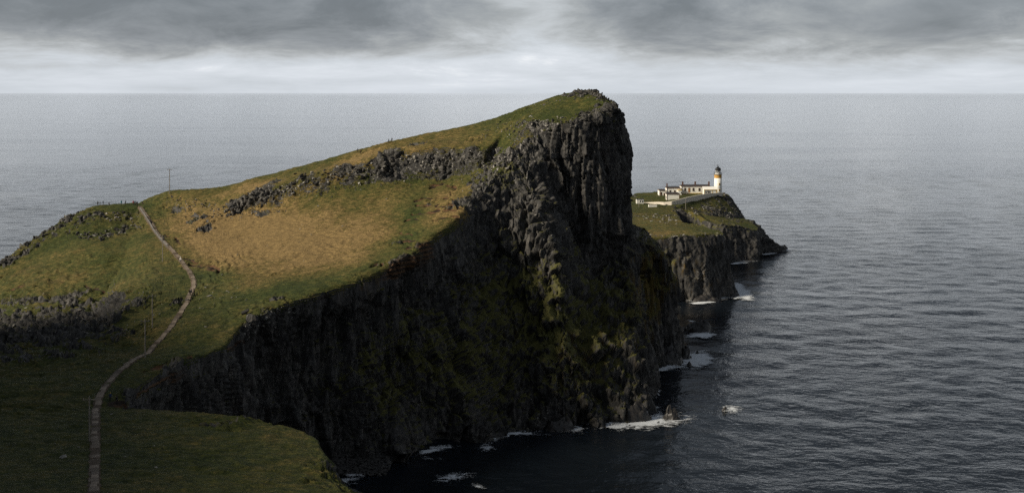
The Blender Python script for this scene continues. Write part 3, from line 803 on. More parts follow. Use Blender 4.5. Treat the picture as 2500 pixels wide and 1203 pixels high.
# ------------------------------------------------------------------ materials of the small things
M = {}
M['white'] = principled('white_render', (0.86, 0.83, 0.75), 0.85, 0.10, 1.2, 0.2)
M['cream'] = principled('cream_wall', (0.64, 0.58, 0.48), 0.9, 0.38, 2.6, 0.2)
M['ochre'] = principled('ochre_paint', (0.52, 0.30, 0.08), 0.8, 0.15, 1.5, 0.2)
M['yellow'] = principled('yellow_paint', (0.62, 0.42, 0.10), 0.8, 0.12, 1.5, 0.2)
M['slate'] = principled('dark_roofing', (0.045, 0.043, 0.045), 0.75, 0.25, 1.5)
M['brown'] = principled('brown_stone_trim', (0.13, 0.065, 0.04), 0.85, 0.25, 2.5)
M['door'] = principled('orange_brown_door', (0.33, 0.15, 0.045), 0.6, 0.15, 3)
M['pane'] = principled('dark_pane', (0.02, 0.022, 0.025), 0.15, 0.1, 2, 0.6)
M['black'] = principled('black_iron', (0.012, 0.012, 0.013), 0.55, 0.2, 2)
M['iron'] = principled('grey_ironwork', (0.16, 0.17, 0.18), 0.5, 0.2, 2)
M['glass'] = principled('lantern_glass', (0.10, 0.115, 0.13), 0.12, 0.1, 1, 0.7)
M['wood'] = principled('grey_weathered_pole', (0.24, 0.215, 0.18), 0.9, 0.25, 2)
M['steel'] = principled('galvanised_steel', (0.30, 0.30, 0.29), 0.45, 0.15, 3, 0.5, 0.4)
M['concrete'] = principled('worn_concrete', (0.215, 0.172, 0.13), 0.92, 0.42, 1.0, 0.2, 0, 0.02)
M['gravel'] = principled('path_gravel', (0.10, 0.075, 0.052), 0.95, 0.35, 3.0, 0.2, 0, 0.04)
M['stone'] = principled('grey_basalt_block', (0.050, 0.047, 0.043), 0.85, 0.55, 1.1, 0.25, 0, 0.05)
M['pstone'] = principled('pale_lichened_stone', (0.26, 0.245, 0.215), 0.9, 0.45, 1.4, 0.2, 0, 0.05)
M['wet'] = principled('wet_black_rock', (0.034, 0.031, 0.028), 0.4, 0.4, 0.9, 0.4, 0, 0.1)
M['skin'] = principled('skin', (0.38, 0.22, 0.15), 0.6, 0.05)
M['hair'] = principled('dark_hair', (0.02, 0.013, 0.01), 0.7, 0.1)


def cloth(name, c):
    if name not in M:
        M[name] = principled(name + '_cloth', c, 0.9, 0.12, 6, 0.1)
    return M[name]


# ------------------------------------------------------------------ the concrete footpath
PATH = [(226, 1240), (228, 1203), (230, 1160), (231, 1120), (232, 1080), (233, 1040), (233, 1005), (238, 985), (246, 962), (262, 935), (285, 912), (312, 890), (345, 868), (375, 845), (400, 820),
        (420, 795), (440, 765), (455, 740), (466, 715), (474, 697), (473, 682), (463, 663), (450, 645), (438, 630), (422, 612), (405, 595), (390, 577), (375, 555), (362, 535), (350, 516), (342, 505)]
pp = []
for (u, v) in PATH:
    h_ = hit(u, v, [head, hill])
    if h_: pp.append(np.array(h_[0]))
pp = np.array(pp)
seg = np.linalg.norm(np.diff(pp[:, :2], axis=0), axis=1); cum = np.concatenate([[0], np.cumsum(seg)])
step = 0.75; ts = np.arange(0, cum[-1], step)
cx = np.interp(ts, cum, pp[:, 0]); cy = np.interp(ts, cum, pp[:, 1])
for _ in range(6):
    cx[1:-1] = (cx[:-2] + 2 * cx[1:-1] + cx[2:]) / 4; cy[1:-1] = (cy[:-2] + 2 * cy[1:-1] + cy[2:]) / 4
tx = np.gradient(cx); ty = np.gradient(cy); tl = np.hypot(tx, ty); nx_, ny_ = ty / tl, -tx / tl
gz = np.array([max(ground(x + a * 0.6 * p, y + a * 0.6 * q, [head, hill]) for a in (-1, 0, 1)) for x, y, p, q in zip(cx, cy, nx_, ny_)])
gs_ = gz.copy()
for _ in range(5):
    gs_[1:-1] = (gs_[:-2] + 2 * gs_[1:-1] + gs_[2:]) / 4
gz = np.maximum(gs_, gz - 0.10) + 0.06
pv = []; pf = []; rp0 = random.Random(8)
for i in range(len(ts)):
    wj = 0.66 + 0.10 * rp0.random() + 0.16 * math.sin(i * 1.7) * math.sin(i * 0.43)
    for a, dzz in ((-wj - 0.25, -0.9), (-wj, 0.0), (wj, 0.0), (wj + 0.25, -0.9)):
        pv.append((cx[i] + nx_[i] * a, cy[i] + ny_[i] * a, gz[i] + dzz))
for i in range(len(ts) - 1):
    for k in range(3):
        pf.append((i * 4 + k, i * 4 + k + 1, i * 4 + 5 + k, i * 4 + 4 + k))
footpath = mesh_obj('footpath', pv, pf, M['gravel'], kind='structure')
sm = MB().box((0, 0, 0), (1, 1, 1))
slab_me = bpy.data.meshes.new('slab'); slab_me.from_pydata(sm.v, [], sm.f)
bmx = bmesh.new(); bmx.from_mesh(slab_me); bmesh.ops.bevel(bmx, geom=list(bmx.edges), offset=0.03, segments=1, affect='EDGES'); bmx.to_mesh(slab_me); bmx.free()
slab_me.materials.append(M['concrete'])
i = 1.0; rp = random.Random(3)
while i < len(ts) - 4:
    L = rp.uniform(1.5, 2.6)
    j = i + (L - 0.12) / step
    if j > len(ts) - 2: break
    g = lambda arr, t: float(np.interp(t, np.arange(len(ts)), arr))
    p0 = Vector((g(cx, i), g(cy, i), g(gz, i))); p1 = Vector((g(cx, j), g(cy, j), g(gz, j)))
    d = p1 - p0
    if rp.random() < 0.1:
        i += L / step; continue
    o = bpy.data.objects.new('slab', slab_me); COL.objects.link(o); o.parent = footpath
    sd = rp.uniform(-.14, .14); o.location = (p0 + p1) / 2 + Vector((sd * d.y / d.length, -sd * d.x / d.length, 0.02 + rp.uniform(-0.015, 0.02)))
    o.rotation_euler = (math.atan2(d.z, math.hypot(d.x, d.y)), rp.uniform(-0.015, 0.015), math.atan2(d.y, d.x) - math.pi / 2)
    o.scale = (rp.uniform(0.85, 1.3), d.length, 0.12)
    i += L / step

# handrail on the steep upper run of the path
hr = empty('handrail', (0, 0, 0), 0, 'pale steel handrail along the steep upper path below the skyline walkers', 'railing')
rail_pts = []
i0, i1 = int(len(ts) * 0.80), len(ts) - 6
hr0 = Vector((float(cx[i0]), float(cy[i0]), float(gz[i0]))); hr.location = hr0
for i in range(i0, i1, 3):
    b = Vector((cx[i] - nx_[i] * 1.0, cy[i] - ny_[i] * 1.0, gz[i]))
    rail_pts.append(b + Vector((0, 0, 1.05)) - hr0)
    MB().tube([b - hr0 - Vector((0, 0, 0.3)), b - hr0 + Vector((0, 0, 1.05))], 0.045).build('post', M['steel'], hr)
MB().tube(rail_pts, 0.07).build('top_rail', M['steel'], hr)
MB().tube([p - Vector((0, 0, 0.5)) for p in rail_pts], 0.05).build('middle_rail', M['steel'], hr)


# ------------------------------------------------------------------ overhead line poles
def pole(u, v, h, label, arm=1.8, rz=0.3, base=None):
    loc = base or hit(u, v)[0]
    r = empty('utility_pole', loc, rz, label, 'pole', 'poles carrying the overhead line')
    MB().tube([(0, 0, -0.5), (0, 0, h)], [0.15, 0.11], 8).build('shaft', M['wood'], r)
    if arm:
        c = MB().box((0, 0, h - 0.35), (arm, 0.12, 0.14)).build('crossarm', M['wood'], r)
        for x in (-arm * 0.44, 0, arm * 0.44):
            MB().lathe([(0.05, 0), (0.07, 0.08), (0.03, 0.16), (0.05, 0.22)], (x, 0, h - 0.28 if x else h), 8).build('insulator', M['pstone'], c)
    return r, Vector(loc) + Vector((0, 0, h))


tops = []
for (u, v, h, lab, rz) in ((218, 1076, 6.6, 'low pole in the darkest grass beside the bottom of the path', 0.05),
                           (354, 873, 8.4, 'pale grey wooden pole standing at the path edge in the lower field', 0.35),
                           (372, 800, 8.2, 'dark thin pole on the field just behind the pale path-side pole', 0.4),
                           (397, 638, 8.4, 'thin dark pole on the grass hillside left of the path\'s straight run', 0.3),
                           (414, 472, 9.3, 'tall pole with crossarm standing alone on the skyline ridge', 0.15)):
    r, t = pole(u, v, h, lab, 1.9, rz); tops.append(t)
wires = []
for k, (a, b) in enumerate(zip(tops[:-1], tops[1:])):
    pts = []
    for q in np.linspace(0, 1, 13):
        p = a.lerp(b, q); pts.append(p - Vector((0, 0, 0.2 + 1.6 * 4 * q * (1 - q))))
    wl = ['from the lowest pole to the pale path-side pole', 'between the pale path-side pole and the dark pole behind it', 'from the dark field pole up to the hillside pole', 'from the hillside pole up to the skyline pole'][k]
    tag(MB().tube(pts, 0.012, 4).build('overhead_wire', M['black']), 'thin dark sagging wire ' + wl, 'wire', 'overhead line wires')

# ------------------------------------------------------------------ the lighthouse
lb = P(1753, 474, 775); lz0 = ground(lb[0], lb[1]) - 0.3
LH = empty('lighthouse', (lb[0], lb[1], lz0), 0, 'white lighthouse tower with ochre band and black domed lantern on the point', 'lighthouse')
base_z = 0.0; z1 = 39.9 - lz0; z2 = 42.3 - lz0; z3 = 45.4 - lz0; z4 = 47.2 - lz0
MB().lathe([(2.85, 0), (2.72, 1.0), (2.62, z1 * 0.5), (2.5, z1)], seg=32).build('shaft', M['white'], LH, True)
MB().lathe([(2.5, z1 + 0.003), (2.48, z2 - 0.35), (2.75, z2 - 0.3), (2.75, z2)], seg=32).build('ochre_band', M['ochre'], LH)
gal = MB().lathe([(2.9, z2 + 0.003), (2.9, z2 + 0.2)], seg=32).build('gallery', M['iron'], LH)
for k in range(20):
    a = 2 * math.pi * k / 20
    MB().tube([(2.78 * math.cos(a), 2.78 * math.sin(a), z2 + 0.2), (2.78 * math.cos(a), 2.78 * math.sin(a), z2 + 1.4)], 0.05, 5).build('baluster', M['iron'], gal)
for zz in (0.8, 1.4):
    MB().tube([(2.78 * math.cos(2 * math.pi * k / 24), 2.78 * math.sin(2 * math.pi * k / 24), z2 + zz) for k in range(25)], 0.05, 5).build('rail', M['iron'], gal)
lan = MB().lathe([(1.75, z2 + 0.2), (1.75, z2 + 1.2), (1.7, z2 + 1.25), (1.7, z3)], seg=16).build('lantern', M['glass'], LH)
MB().lathe([(1.8, z2 + 0.21), (1.8, z2 + 1.15)], seg=16).build('lantern_base', M['white'], lan)
for k in range(12):
    a = 2 * math.pi * k / 12
    MB().tube([(1.76 * math.cos(a), 1.76 * math.sin(a), z2 + 1.15), (1.76 * math.cos(a + 0.26), 1.76 * math.sin(a + 0.26), (z2 + 1.15 + z3) / 2), (1.76 * math.cos(a), 1.76 * math.sin(a), z3)], 0.05, 4).build('glazing_bar', M['white'], lan)
dm = [(2.15, z3), (2.15, z3 + 0.25)] + [(2.0 * math.cos(q), z3 + 0.25 + 1.65 * math.sin(q)) for q in np.linspace(0.05, 1.45, 9)]
dome = MB().lathe(dm, seg=24).build('dome', M['black'], LH, True)
MB().lathe([(0.42, 0), (0.42, 0.4), (0.6, 0.55), (0.4, 0.85), (0.08, 1.0), (0.06, 1.8)], (0, 0, z4 - 0.1), 12).build('vent_ball', M['black'], dome)
MB().box((-0.45, 0, z4 + 1.35), (0.9, 0.06, 0.34)).box((0.35, 0, z4 + 1.35), (0.7, 0.06, 0.07)).build('weather_vane', M['black'], dome)
for zz in (8.6, 4.6, 1.6):
    a = math.radians(-78); r_ = 2.72
    cxw, cyw = r_ * math.cos(a), r_ * math.sin(a)
    w = MB().box((cxw, cyw, zz), (0.95, 0.3, 1.45), a + math.pi / 2).build('window', M['yellow'], LH)
    MB().box((cxw * 1.06, cyw * 1.06, zz), (0.55, 0.16, 1.05), a + math.pi / 2).build('pane', M['pane'], w)


# ------------------------------------------------------------------ the keepers' buildings
def windows(root, mat_frame, lst, rz=0.0, sub=True):
    """lst of (x, z, w, h) on the wall plane y0"""
    for (x, y0, z, w, h) in lst:
        f = MB().box((x, y0, z), (w, 0.16, h)).build('window', mat_frame, root)
        MB().box((x - w * 0.2, y0 - 0.06, z), (w * 0.32, 0.1, h * 0.84)).build('pane', M['pane'], f)
        MB().box((x + w * 0.2, y0 - 0.06, z), (w * 0.32, 0.1, h * 0.84)).build('pane', M['pane'], f)
        MB().box((x, y0 - 0.08, z - h / 2 - 0.09), (w * 1.25, 0.3, 0.16)).build('sill', M['brown'], f)


def house(name, u0, u1, vb, vt, Y, depth, label, roof_h=0.6, trim='brown', cat='house'):
    x0, x1 = P(u0, vb, Y)[0], P(u1, vb, Y)[0]; zt = P(u0, vt, Y)[2]
    zb = min(ground((x0 + x1) / 2, Y + 2), P(u0, vb, Y)[2]) - 0.6
    Wd = x1 - x0; H = zt - zb
    r = empty(name, ((x0 + x1) / 2, Y, zb), 0, label, cat)
    MB().box((0, depth / 2, H / 2), (Wd, depth, H)).build('wall', M['white'], r)
    for sx_ in (-1, 1):
        for k in range(int(H / 0.5)):
            q = 0.55 if k % 2 else 0.34
            MB().box((sx_ * (Wd / 2 - q / 2 + 0.04), -0.02, 0.35 + k * 0.5), (q, 0.14, 0.40)).build('quoin', M[trim], r)
    MB().box((0, depth / 2, H + 0.16), (Wd + 0.5, depth + 0.5, 0.32)).build('cornice', M[trim], r)
    rf = MB().poly([(-Wd / 2 - 0.15, -0.1, H + 0.32), (Wd / 2 + 0.15, -0.1, H + 0.32), (Wd / 2 + 0.15, depth + 0.1, H + 0.32), (-Wd / 2 - 0.15, depth + 0.1, H + 0.32),
                    (-Wd / 2 + 0.8, depth / 2, H + 0.32 + roof_h), (Wd / 2 - 0.8, depth / 2, H + 0.32 + roof_h)],
                   [(0, 1, 5, 4), (1, 2, 5), (2, 3, 4, 5), (3, 0, 4), (3, 2, 1, 0)]).build('roof', M['slate'], r)
    return r, Wd, H, zb, (x0 + x1) / 2, rf


def chimney(r, rf, x, y, z, h=2.2, w=1.0):
    c = MB().box((x, y, z + h / 2), (w, 0.8, h)).box((x, y, z + h + 0.1), (w + 0.25, 1.05, 0.2)).build('chimney', M['brown'], rf)
    return c


K, Wd, H, zb, xc, rf = house('keepers_house', 1664, 1734, 473, 455.5, 772, 8.5, 'long white single storey keepers\' house with brown door left of the tower', 0.8)
ux = lambda u, Y: (u - CU) * Y / F
for u in (1667, 1697.5, 1731):
    chimney(K, rf, ux(u, 775) - xc, 3.5, H + 0.3, 2.6)
windows(K, M['brown'], [(ux(u, 772) - xc, -0.02, H - 1.9, 1.25, 1.9) for u in (1672.5, 1693, 1707.5)])
dr = MB().box((ux(1682.5, 772) - xc, -0.02, H - 2.3), (1.3, 0.18, 2.9)).build('door', M['door'], K)
MB().box((ux(1682.5, 772) - xc + 0.4, -0.14, H - 2.4), (0.12, 0.1, 0.12)).build('handle', M['black'], dr)
MB().box((ux(1682.5, 772) - xc, -0.06, H - 1.05), (1.0, 0.16, 0.35)).build('fanlight', M['pane'], dr)
MB().box((ux(1716.5, 772) - xc, -0.02, H - 2.2), (0.9, 0.18, 3.0)).build('side_door', M['pane'], K)
MB().box((0, -0.15, 0.35 + 0.6), (Wd, 0.24, 0.35)).build('plinth', M['yellow'], K)

K2, Wd, H, zb, xc, rf = house('low_wing', 1628, 1661, 475, 459.5, 768, 7.5, 'low white wing with dark roof joined to the left end of the long house', 0.6)
chimney(K2, rf, -Wd / 2 + 0.6, 3.5, H + 0.3, 2.4, 0.8)
windows(K2, M['brown'], [(ux(u, 768) - xc, -0.02, H - 1.9, 1.1, 1.0) for u in (1636.5, 1647.5)])
MB().box((Wd / 2 - 0.6, -1.2, H * 0.38), (2.4, 2.4, H * 0.76)).build('porch', M['white'], K2)
MB().box((Wd / 2 - 0.6, -1.2, H * 0.76 + 0.12), (2.7, 2.7, 0.24)).build('porch_roof', M['yellow'], K2)
MB().box((Wd / 2 + 0.2, -2.42, H * 0.45), (0.5, 0.1, 1.3)).build('porch_window', M['pane'], K2)

K3, Wd, H, zb, xc, rf = house('gable_store', 1610, 1625, 481, 465.5, 762, 9, 'small white store with reddish window frames at the far left of the compound', 0.5, cat='building')
windows(K3, M['door'], [(-0.9, -0.02, H - 1.9, 1.0, 1.9), (1.1, -0.02, H - 2.3, 0.8, 1.2)])
K4, Wd, H, zb, xc, rf = house('front_store', 1628, 1659, 490, 474.5, 738, 7, 'plain white blank-walled outbuilding standing in front of the other houses', 0.9, cat='building')
for yy in (2.0, 4.8):
    wdo = MB().box((-Wd / 2 - 0.02, yy, H * 0.55), (0.16, 0.9, 1.9)).build('window', M['brown'], K4)
    MB().box((-Wd / 2 - 0.09, yy, H * 0.55), (0.12, 0.6, 1.5)).build('pane', M['pane'], wdo)
MB().box((0, -0.12, 0.9), (Wd, 0.2, 0.35)).build('plinth', M['yellow'], K4)

# lean-to by the tower: pale roof, yellow trim
Y5 = 764; xa, xb = ux(1719, Y5), ux(1751, Y5); zt5 = P(1720, 458, Y5)[2]; zb5 = ground((xa + xb) / 2, Y5) - 0.5
AN = empty('lean_to_annex', ((xa + xb) / 2, Y5, zb5), 0, 'white annex with pale sloping roof and yellow corner strips against the tower', 'building')
hw = (xb - xa) / 2; Hh = P(1740, 463, Y5)[2] - zb5
MB().poly([(-hw, 0, 0), (hw, 0, 0), (hw, 6, 0), (-hw, 6, 0), (-hw, 0, Hh - 0.2), (hw, 0, Hh - 0.2), (hw, 6, Hh + 1.2), (-hw, 6, Hh + 1.2)],
          [(0, 3, 2, 1), (0, 1, 5, 4), (1, 2, 6, 5), (2, 3, 7, 6), (3, 0, 4, 7), (4, 5, 6, 7)]).build('wall', M['white'], AN)
MB().poly([(-hw - 0.3, -0.4, Hh - 0.15), (hw + 0.3, -0.4, Hh - 0.15), (hw + 0.3, 6.1, Hh + 1.35), (-hw - 0.3, 6.1, Hh + 1.35), (-hw - 0.3, -0.4, Hh + 0.1), (hw + 0.3, -0.4, Hh + 0.1), (hw + 0.3, 6.1, Hh + 1.6), (-hw - 0.3, 6.1, Hh + 1.6)],
          [(0, 3, 2, 1), (0, 1, 5, 4), (1, 2, 6, 5), (2, 3, 7, 6), (3, 0, 4, 7), (4, 5, 6, 7)]).build('roof', M['white'], AN)
for x in (-hw + 0.1, 1.2, hw - 0.5, hw - 0.05):
    MB().box((x, -0.03, Hh / 2), (0.3, 0.14, Hh - 0.3)).build('corner_strip', M['yellow'], AN)
MB().box((0, -0.42, Hh - 0.05), (2 * hw + 0.6, 0.1, 0.3)).build('fascia', M['yellow'], AN)
for x in (-hw + 1.2, -hw + 2.6, -hw + 3.8):
    MB().box((x, -0.03, Hh * 0.48), (0.75, 0.16, 2.0)).build('window', M['pane'], AN)

# the hut by the track, the low white box
hb = hit(1563, 497); hx, hy, hz_ = hb[0]
HT = empty('hut', (hx, hy, hz_), 0.06, 'small cream hut with two dark windows near the cliff\'s right edge', 'hut')
MB().box((0, 1.2, 1.2), (4.6, 2.4, 2.9)).build('wall', M['white'], HT)
MB().box((0, 1.2, 2.78), (5.0, 2.8, 0.24)).build('roof', M['slate'], HT)
for x in (0.05, 1.45):
    f = MB().box((x, -0.02, 1.4), (0.85, 0.12, 1.3)).build('window', M['white'], HT)
    MB().box((x, -0.06, 1.4), (0.65, 0.1, 1.1)).build('pane', M['pane'], f)
hb = hit(1594, 505.5); hx, hy, hz_ = hb[0]
TK = empty('water_tank', (hx, hy, hz_), 0.05, 'low plain white box in the grass below the compound wall', 'tank')
MB().box((0, 1, 0.5), (5.0, 2.0, 1.6)).build('body', M['white'], TK)
MB().box((0, 1, 1.36), (5.2, 2.2, 0.12)).build('lid', M['cream'], TK)

# whitewashed boundary wall climbing to the tower
WL = [(1549, 500, 4), (1565, 499, 5), (1585, 499, 6), (1605, 500, 8), (1622, 503, 11), (1640, 502, 12), (1660, 497, 12), (1680, 491, 11), (1700, 486, 10), (1718, 481, 8), (1735, 477, 6), (1752, 475.5, 5), (1763, 474.5, 4)]
WYs = [728, 726, 722, 716, 712, 710, 714, 722, 731, 741, 750, 756, 760]
wpts = []
for (u, v, hpx), Yw in zip(WL, WYs):
    p = P(u, v, Yw); wpts.append((Vector((p[0], p[1], min(p[2], ground(p[0], p[1])) - 0.5)), p[2] + hpx * Yw / F * 0.9))
CW = empty('boundary_wall', wpts[0][0], 0, 'long cream whitewashed wall climbing the knoll towards the lighthouse', 'wall')
for (a, za), (b, zb_) in zip(wpts[:-1], wpts[1:]):
    o0 = wpts[0][0]; t = (b - a); t.z = 0; nn = Vector((-t.y, t.x, 0)).normalized() * 0.35
    e = t.normalized() * 0.0
    v8 = [a - o0 - nn, b - o0 - nn, b - o0 + nn, a - o0 + nn]
    tp = [Vector((q.x, q.y, z - o0.z)) for q, z in zip(v8, (za, zb_, zb_, za))]
    MB().poly(v8 + tp, [(0, 3, 2, 1), (0, 1, 5, 4), (1, 2, 6, 5), (2, 3, 7, 6), (3, 0, 4, 7), (4, 5, 6, 7)]).build('wall_panel', M['cream'], CW)
fx = P(1768, 474, 770)
FN = empty('fence', (fx[0], fx[1], ground(fx[0], fx[1])), 0, 'short post fence on the brink right of the lighthouse', 'fence')
for k in range(5):
    MB().box((k * 1.1 - 2.2, 0.3 * k, 0.5), (0.14, 0.14, 1.5)).build('post', M['brown'], FN)
for zz in (0.5, 1.0):
    MB().tube([(-2.3, -0.02, zz), (2.3, 1.25, zz)], 0.06, 5).build('rail', M['brown'], FN)
pole(1674, 512, 7.4, 'pole on the terrace below the long house and wall', 0, 0)
pole(1560, 506, 5.2, 'pole in the grass in front of the small hut', 0, 0)

# ------------------------------------------------------------------ people
def body_mesh(pose):
    """one skinned figure 1.72 m tall, feet at z = 0, facing -Y"""
    if pose == 'sit':
        J = dict(pel=(0, 0, .30), ch=(0, -.06, .58), sh=(0, -.08, .74), nk=(0, -.09, .82), hd=(0, -.12, .95), top=(0, -.12, 1.06),
                 hl=(-.10, 0, .27), kl=(-.13, -.40, .42), al=(-.13, -.52, .08), tl=(-.13, -.68, .04), hr=(.10, 0, .27), kr=(.13, -.40, .42), ar=(.13, -.52, .08), tr=(.13, -.68, .04),
                 sl=(-.19, -.08, .72), el=(-.25, -.22, .52), wl=(-.14, -.42, .46), fl=(-.11, -.50, .45), sr=(.19, -.08, .72), er=(.25, -.22, .52), wr=(.14, -.42, .46), fr=(.11, -.50, .45))
    else:
        s = {'stand': 0.0, 'walk': 0.22}[pose]
        J = dict(pel=(0, 0, .92), ch=(0, 0, 1.18), sh=(0, 0, 1.40), nk=(0, 0, 1.48), hd=(0, -.02, 1.58), top=(0, -.02, 1.70),
                 hl=(-.10, 0, .88), kl=(-.11, -s * .9, .48), al=(-.11, -s, .08), tl=(-.12, -s - .17, .04), hr=(.10, 0, .88), kr=(.11, s * .3, .48), ar=(.11, s * 1.1, .10), tr=(.12, s * 1.1 - .16, .04),
                 sl=(-.19, 0, 1.38), el=(-.25, s * .5 + .03, 1.10), wl=(-.25, s * .5 - .10, .86), fl=(-.25, s * .5 - .13, .77), sr=(.19, 0, 1.38), er=(.25, -s * .3 + .03, 1.10), wr=(.25, -s * .8 - .08, .87), fr=(.25, -s * .8 - .12, .78))
    names = list(J); idx = {k: i for i, k in enumerate(names)}
    E = [('pel', 'ch'), ('ch', 'sh'), ('sh', 'nk'), ('nk', 'hd'), ('hd', 'top')]
    for q in 'lr':
        E += [('pel', 'h' + q), ('h' + q, 'k' + q), ('k' + q, 'a' + q), ('a' + q, 't' + q), ('sh', 's' + q), ('s' + q, 'e' + q), ('e' + q, 'w' + q), ('w' + q, 'f' + q)]
    R = dict(pel=.15, ch=.15, sh=.12, nk=.06, hd=.10, top=.07)
    for q in 'lr':
        R.update({'h' + q: .10, 'k' + q: .07, 'a' + q: .05, 't' + q: .045, 's' + q: .075, 'e' + q: .055, 'w' + q: .04, 'f' + q: .04})
    me = bpy.data.meshes.new('fig'); me.from_pydata([J[k] for k in names], [(idx[a], idx[b]) for a, b in E], [])
    o = bpy.data.objects.new('fig', me); COL.objects.link(o)
    o.modifiers.new('skin', 'SKIN'); sb = o.modifiers.new('sub', 'SUBSURF'); sb.levels = 1; sb.render_levels = 1
    for k in names:
        me.skin_vertices[0].data[idx[k]].radius = (R[k], R[k] * (0.8 if k in ('pel', 'ch', 'sh') else 1)); me.skin_vertices[0].data[idx[k]].use_root = (k == 'pel')
    dg = bpy.context.evaluated_depsgraph_get()
    ev = o.evaluated_get(dg); out = bpy.data.meshes.new_from_object(ev)
    bm = bmesh.new(); bm.from_mesh(out)
    for q, sx_ in (('l', -1), ('r', 1)):                                # five fingers on each hand
        f0 = Vector(J['f' + q]); w0 = Vector(J['w' + q]); d = (f0 - w0).normalized()
        side = d.cross(Vector((1, 0, 0))).normalized()
        for k in range(5):
            off = (k - 2) * 0.017; ln = (.05, .07, .075, .07, .055)[k]
            st = f0 + side * off + d * 0.01 + (Vector((0, 0, .03)) if k == 0 else Vector())
            dd = (d + (side * -0.9 if k == 0 else Vector())).normalized(); bend = dd + Vector((-sx_ * .5, 0, 0))
            pts = [st, st + dd * ln * .55, st + dd * ln * .55 + bend.normalized() * ln * .45]
            t = MB().tube(pts, [.010, .009, .007], 5)
            vs = [bm.verts.new(p) for p in t.v]
            for f in t.f:
                bm.faces.new([vs[i] for i in f])
    hd = Vector(J['hd'])
    nose = bmesh.ops.create_cone(bm, segments=4, radius1=.022, radius2=.006, depth=.05, matrix=Matrix.Translation(hd + Vector((0, -.105, .0))) @ Matrix.Rotation(math.pi / 2, 4, 'X'))
    for sx_ in (-1, 1):
        bmesh.ops.create_icosphere(bm, subdivisions=1, radius=.022, matrix=Matrix.Translation(hd + Vector((sx_ * .1, 0, 0))))
    bm.to_mesh(out); bm.free()
    bpy.data.objects.remove(o)
    return out, J


BODY = {p: body_mesh(p) for p in ('stand', 'walk', 'sit')}


def person(u, v, pose, rz, jacket, trousers, label, group, hair='hair', pack=None, scale=1.0, dx=0.0):
    h_ = None; k = 0
    while h_ is None:
        h_ = hit(u, v + k, [head, hill]); k += 0.7                # step down from the skyline to firm ground
    loc = h_[0] + Vector((dx, 0, 0))
    me0, J = BODY[pose]
    me = me0.copy()
    r = bpy.data.objects.new('person', me); COL.objects.link(r)
    r.location = loc - Vector((0, 0, 0.03)); r.rotation_euler = (0, 0, rz); r.scale = (scale,) * 3
    tag(r, label, 'person', group)
    for m_ in (M['skin'], jacket, trousers, M['black']):
        me.materials.append(m_)
    nkz, pz = J['nk'][2], J['pel'][2] - .02
    mi = []
    for p in me.polygons:
        c = p.center
        arm = abs(c.x) > .16 and c.z > J['wl'][2] + .02
        hand = (Vector(J['fl']) - c).length < .12 or (Vector(J['fr']) - c).length < .12
        foot = c.z < .09 and not hand
        mi.append(0 if (c.z > nkz or hand) else 3 if foot else 1 if (c.z > pz or arm) and not (pose == 'sit' and c.y < -.2 and not arm) else 2)
    me.polygons.foreach_set('material_index', mi); me.shade_smooth()
    hd = Vector(J['hd'])
    hm = MB().lathe([(.06, -.03), (.112, .0), (.118, .05), (.10, .10), (.05, .135), (.01, .145)], (hd.x, hd.y + .018, hd.z + .01), 12)
    hm.build('hair' if hair == 'hair' else 'hat', M['hair'] if hair == 'hair' else hair, r, True)
    sh = Vector(J['sh']); pe = Vector(J['pel'])
    if pose != 'sit':
        hem = MB().lathe([(.20, -.10), (.185, .0), (.175, .12)], (0, 0, pe.z), 14)
        hem.build('jacket_hem', jacket, r, True)
    if pack is not None:
        pk = MB().box((0, sh.y + .20, (sh.z + pe.z) / 2 + .08), (.30, .18, .46), taper=.8).build('backpack', pack, r)
        for sx_ in (-1, 1):
            MB().tube([(sx_ * .1, sh.y + .13, sh.z - .02), (sx_ * .11, sh.y - .1, sh.z + .06), (sx_ * .12, sh.y - .13, sh.z - .2)], .018, 5).build('strap', pack, pk)
    return r


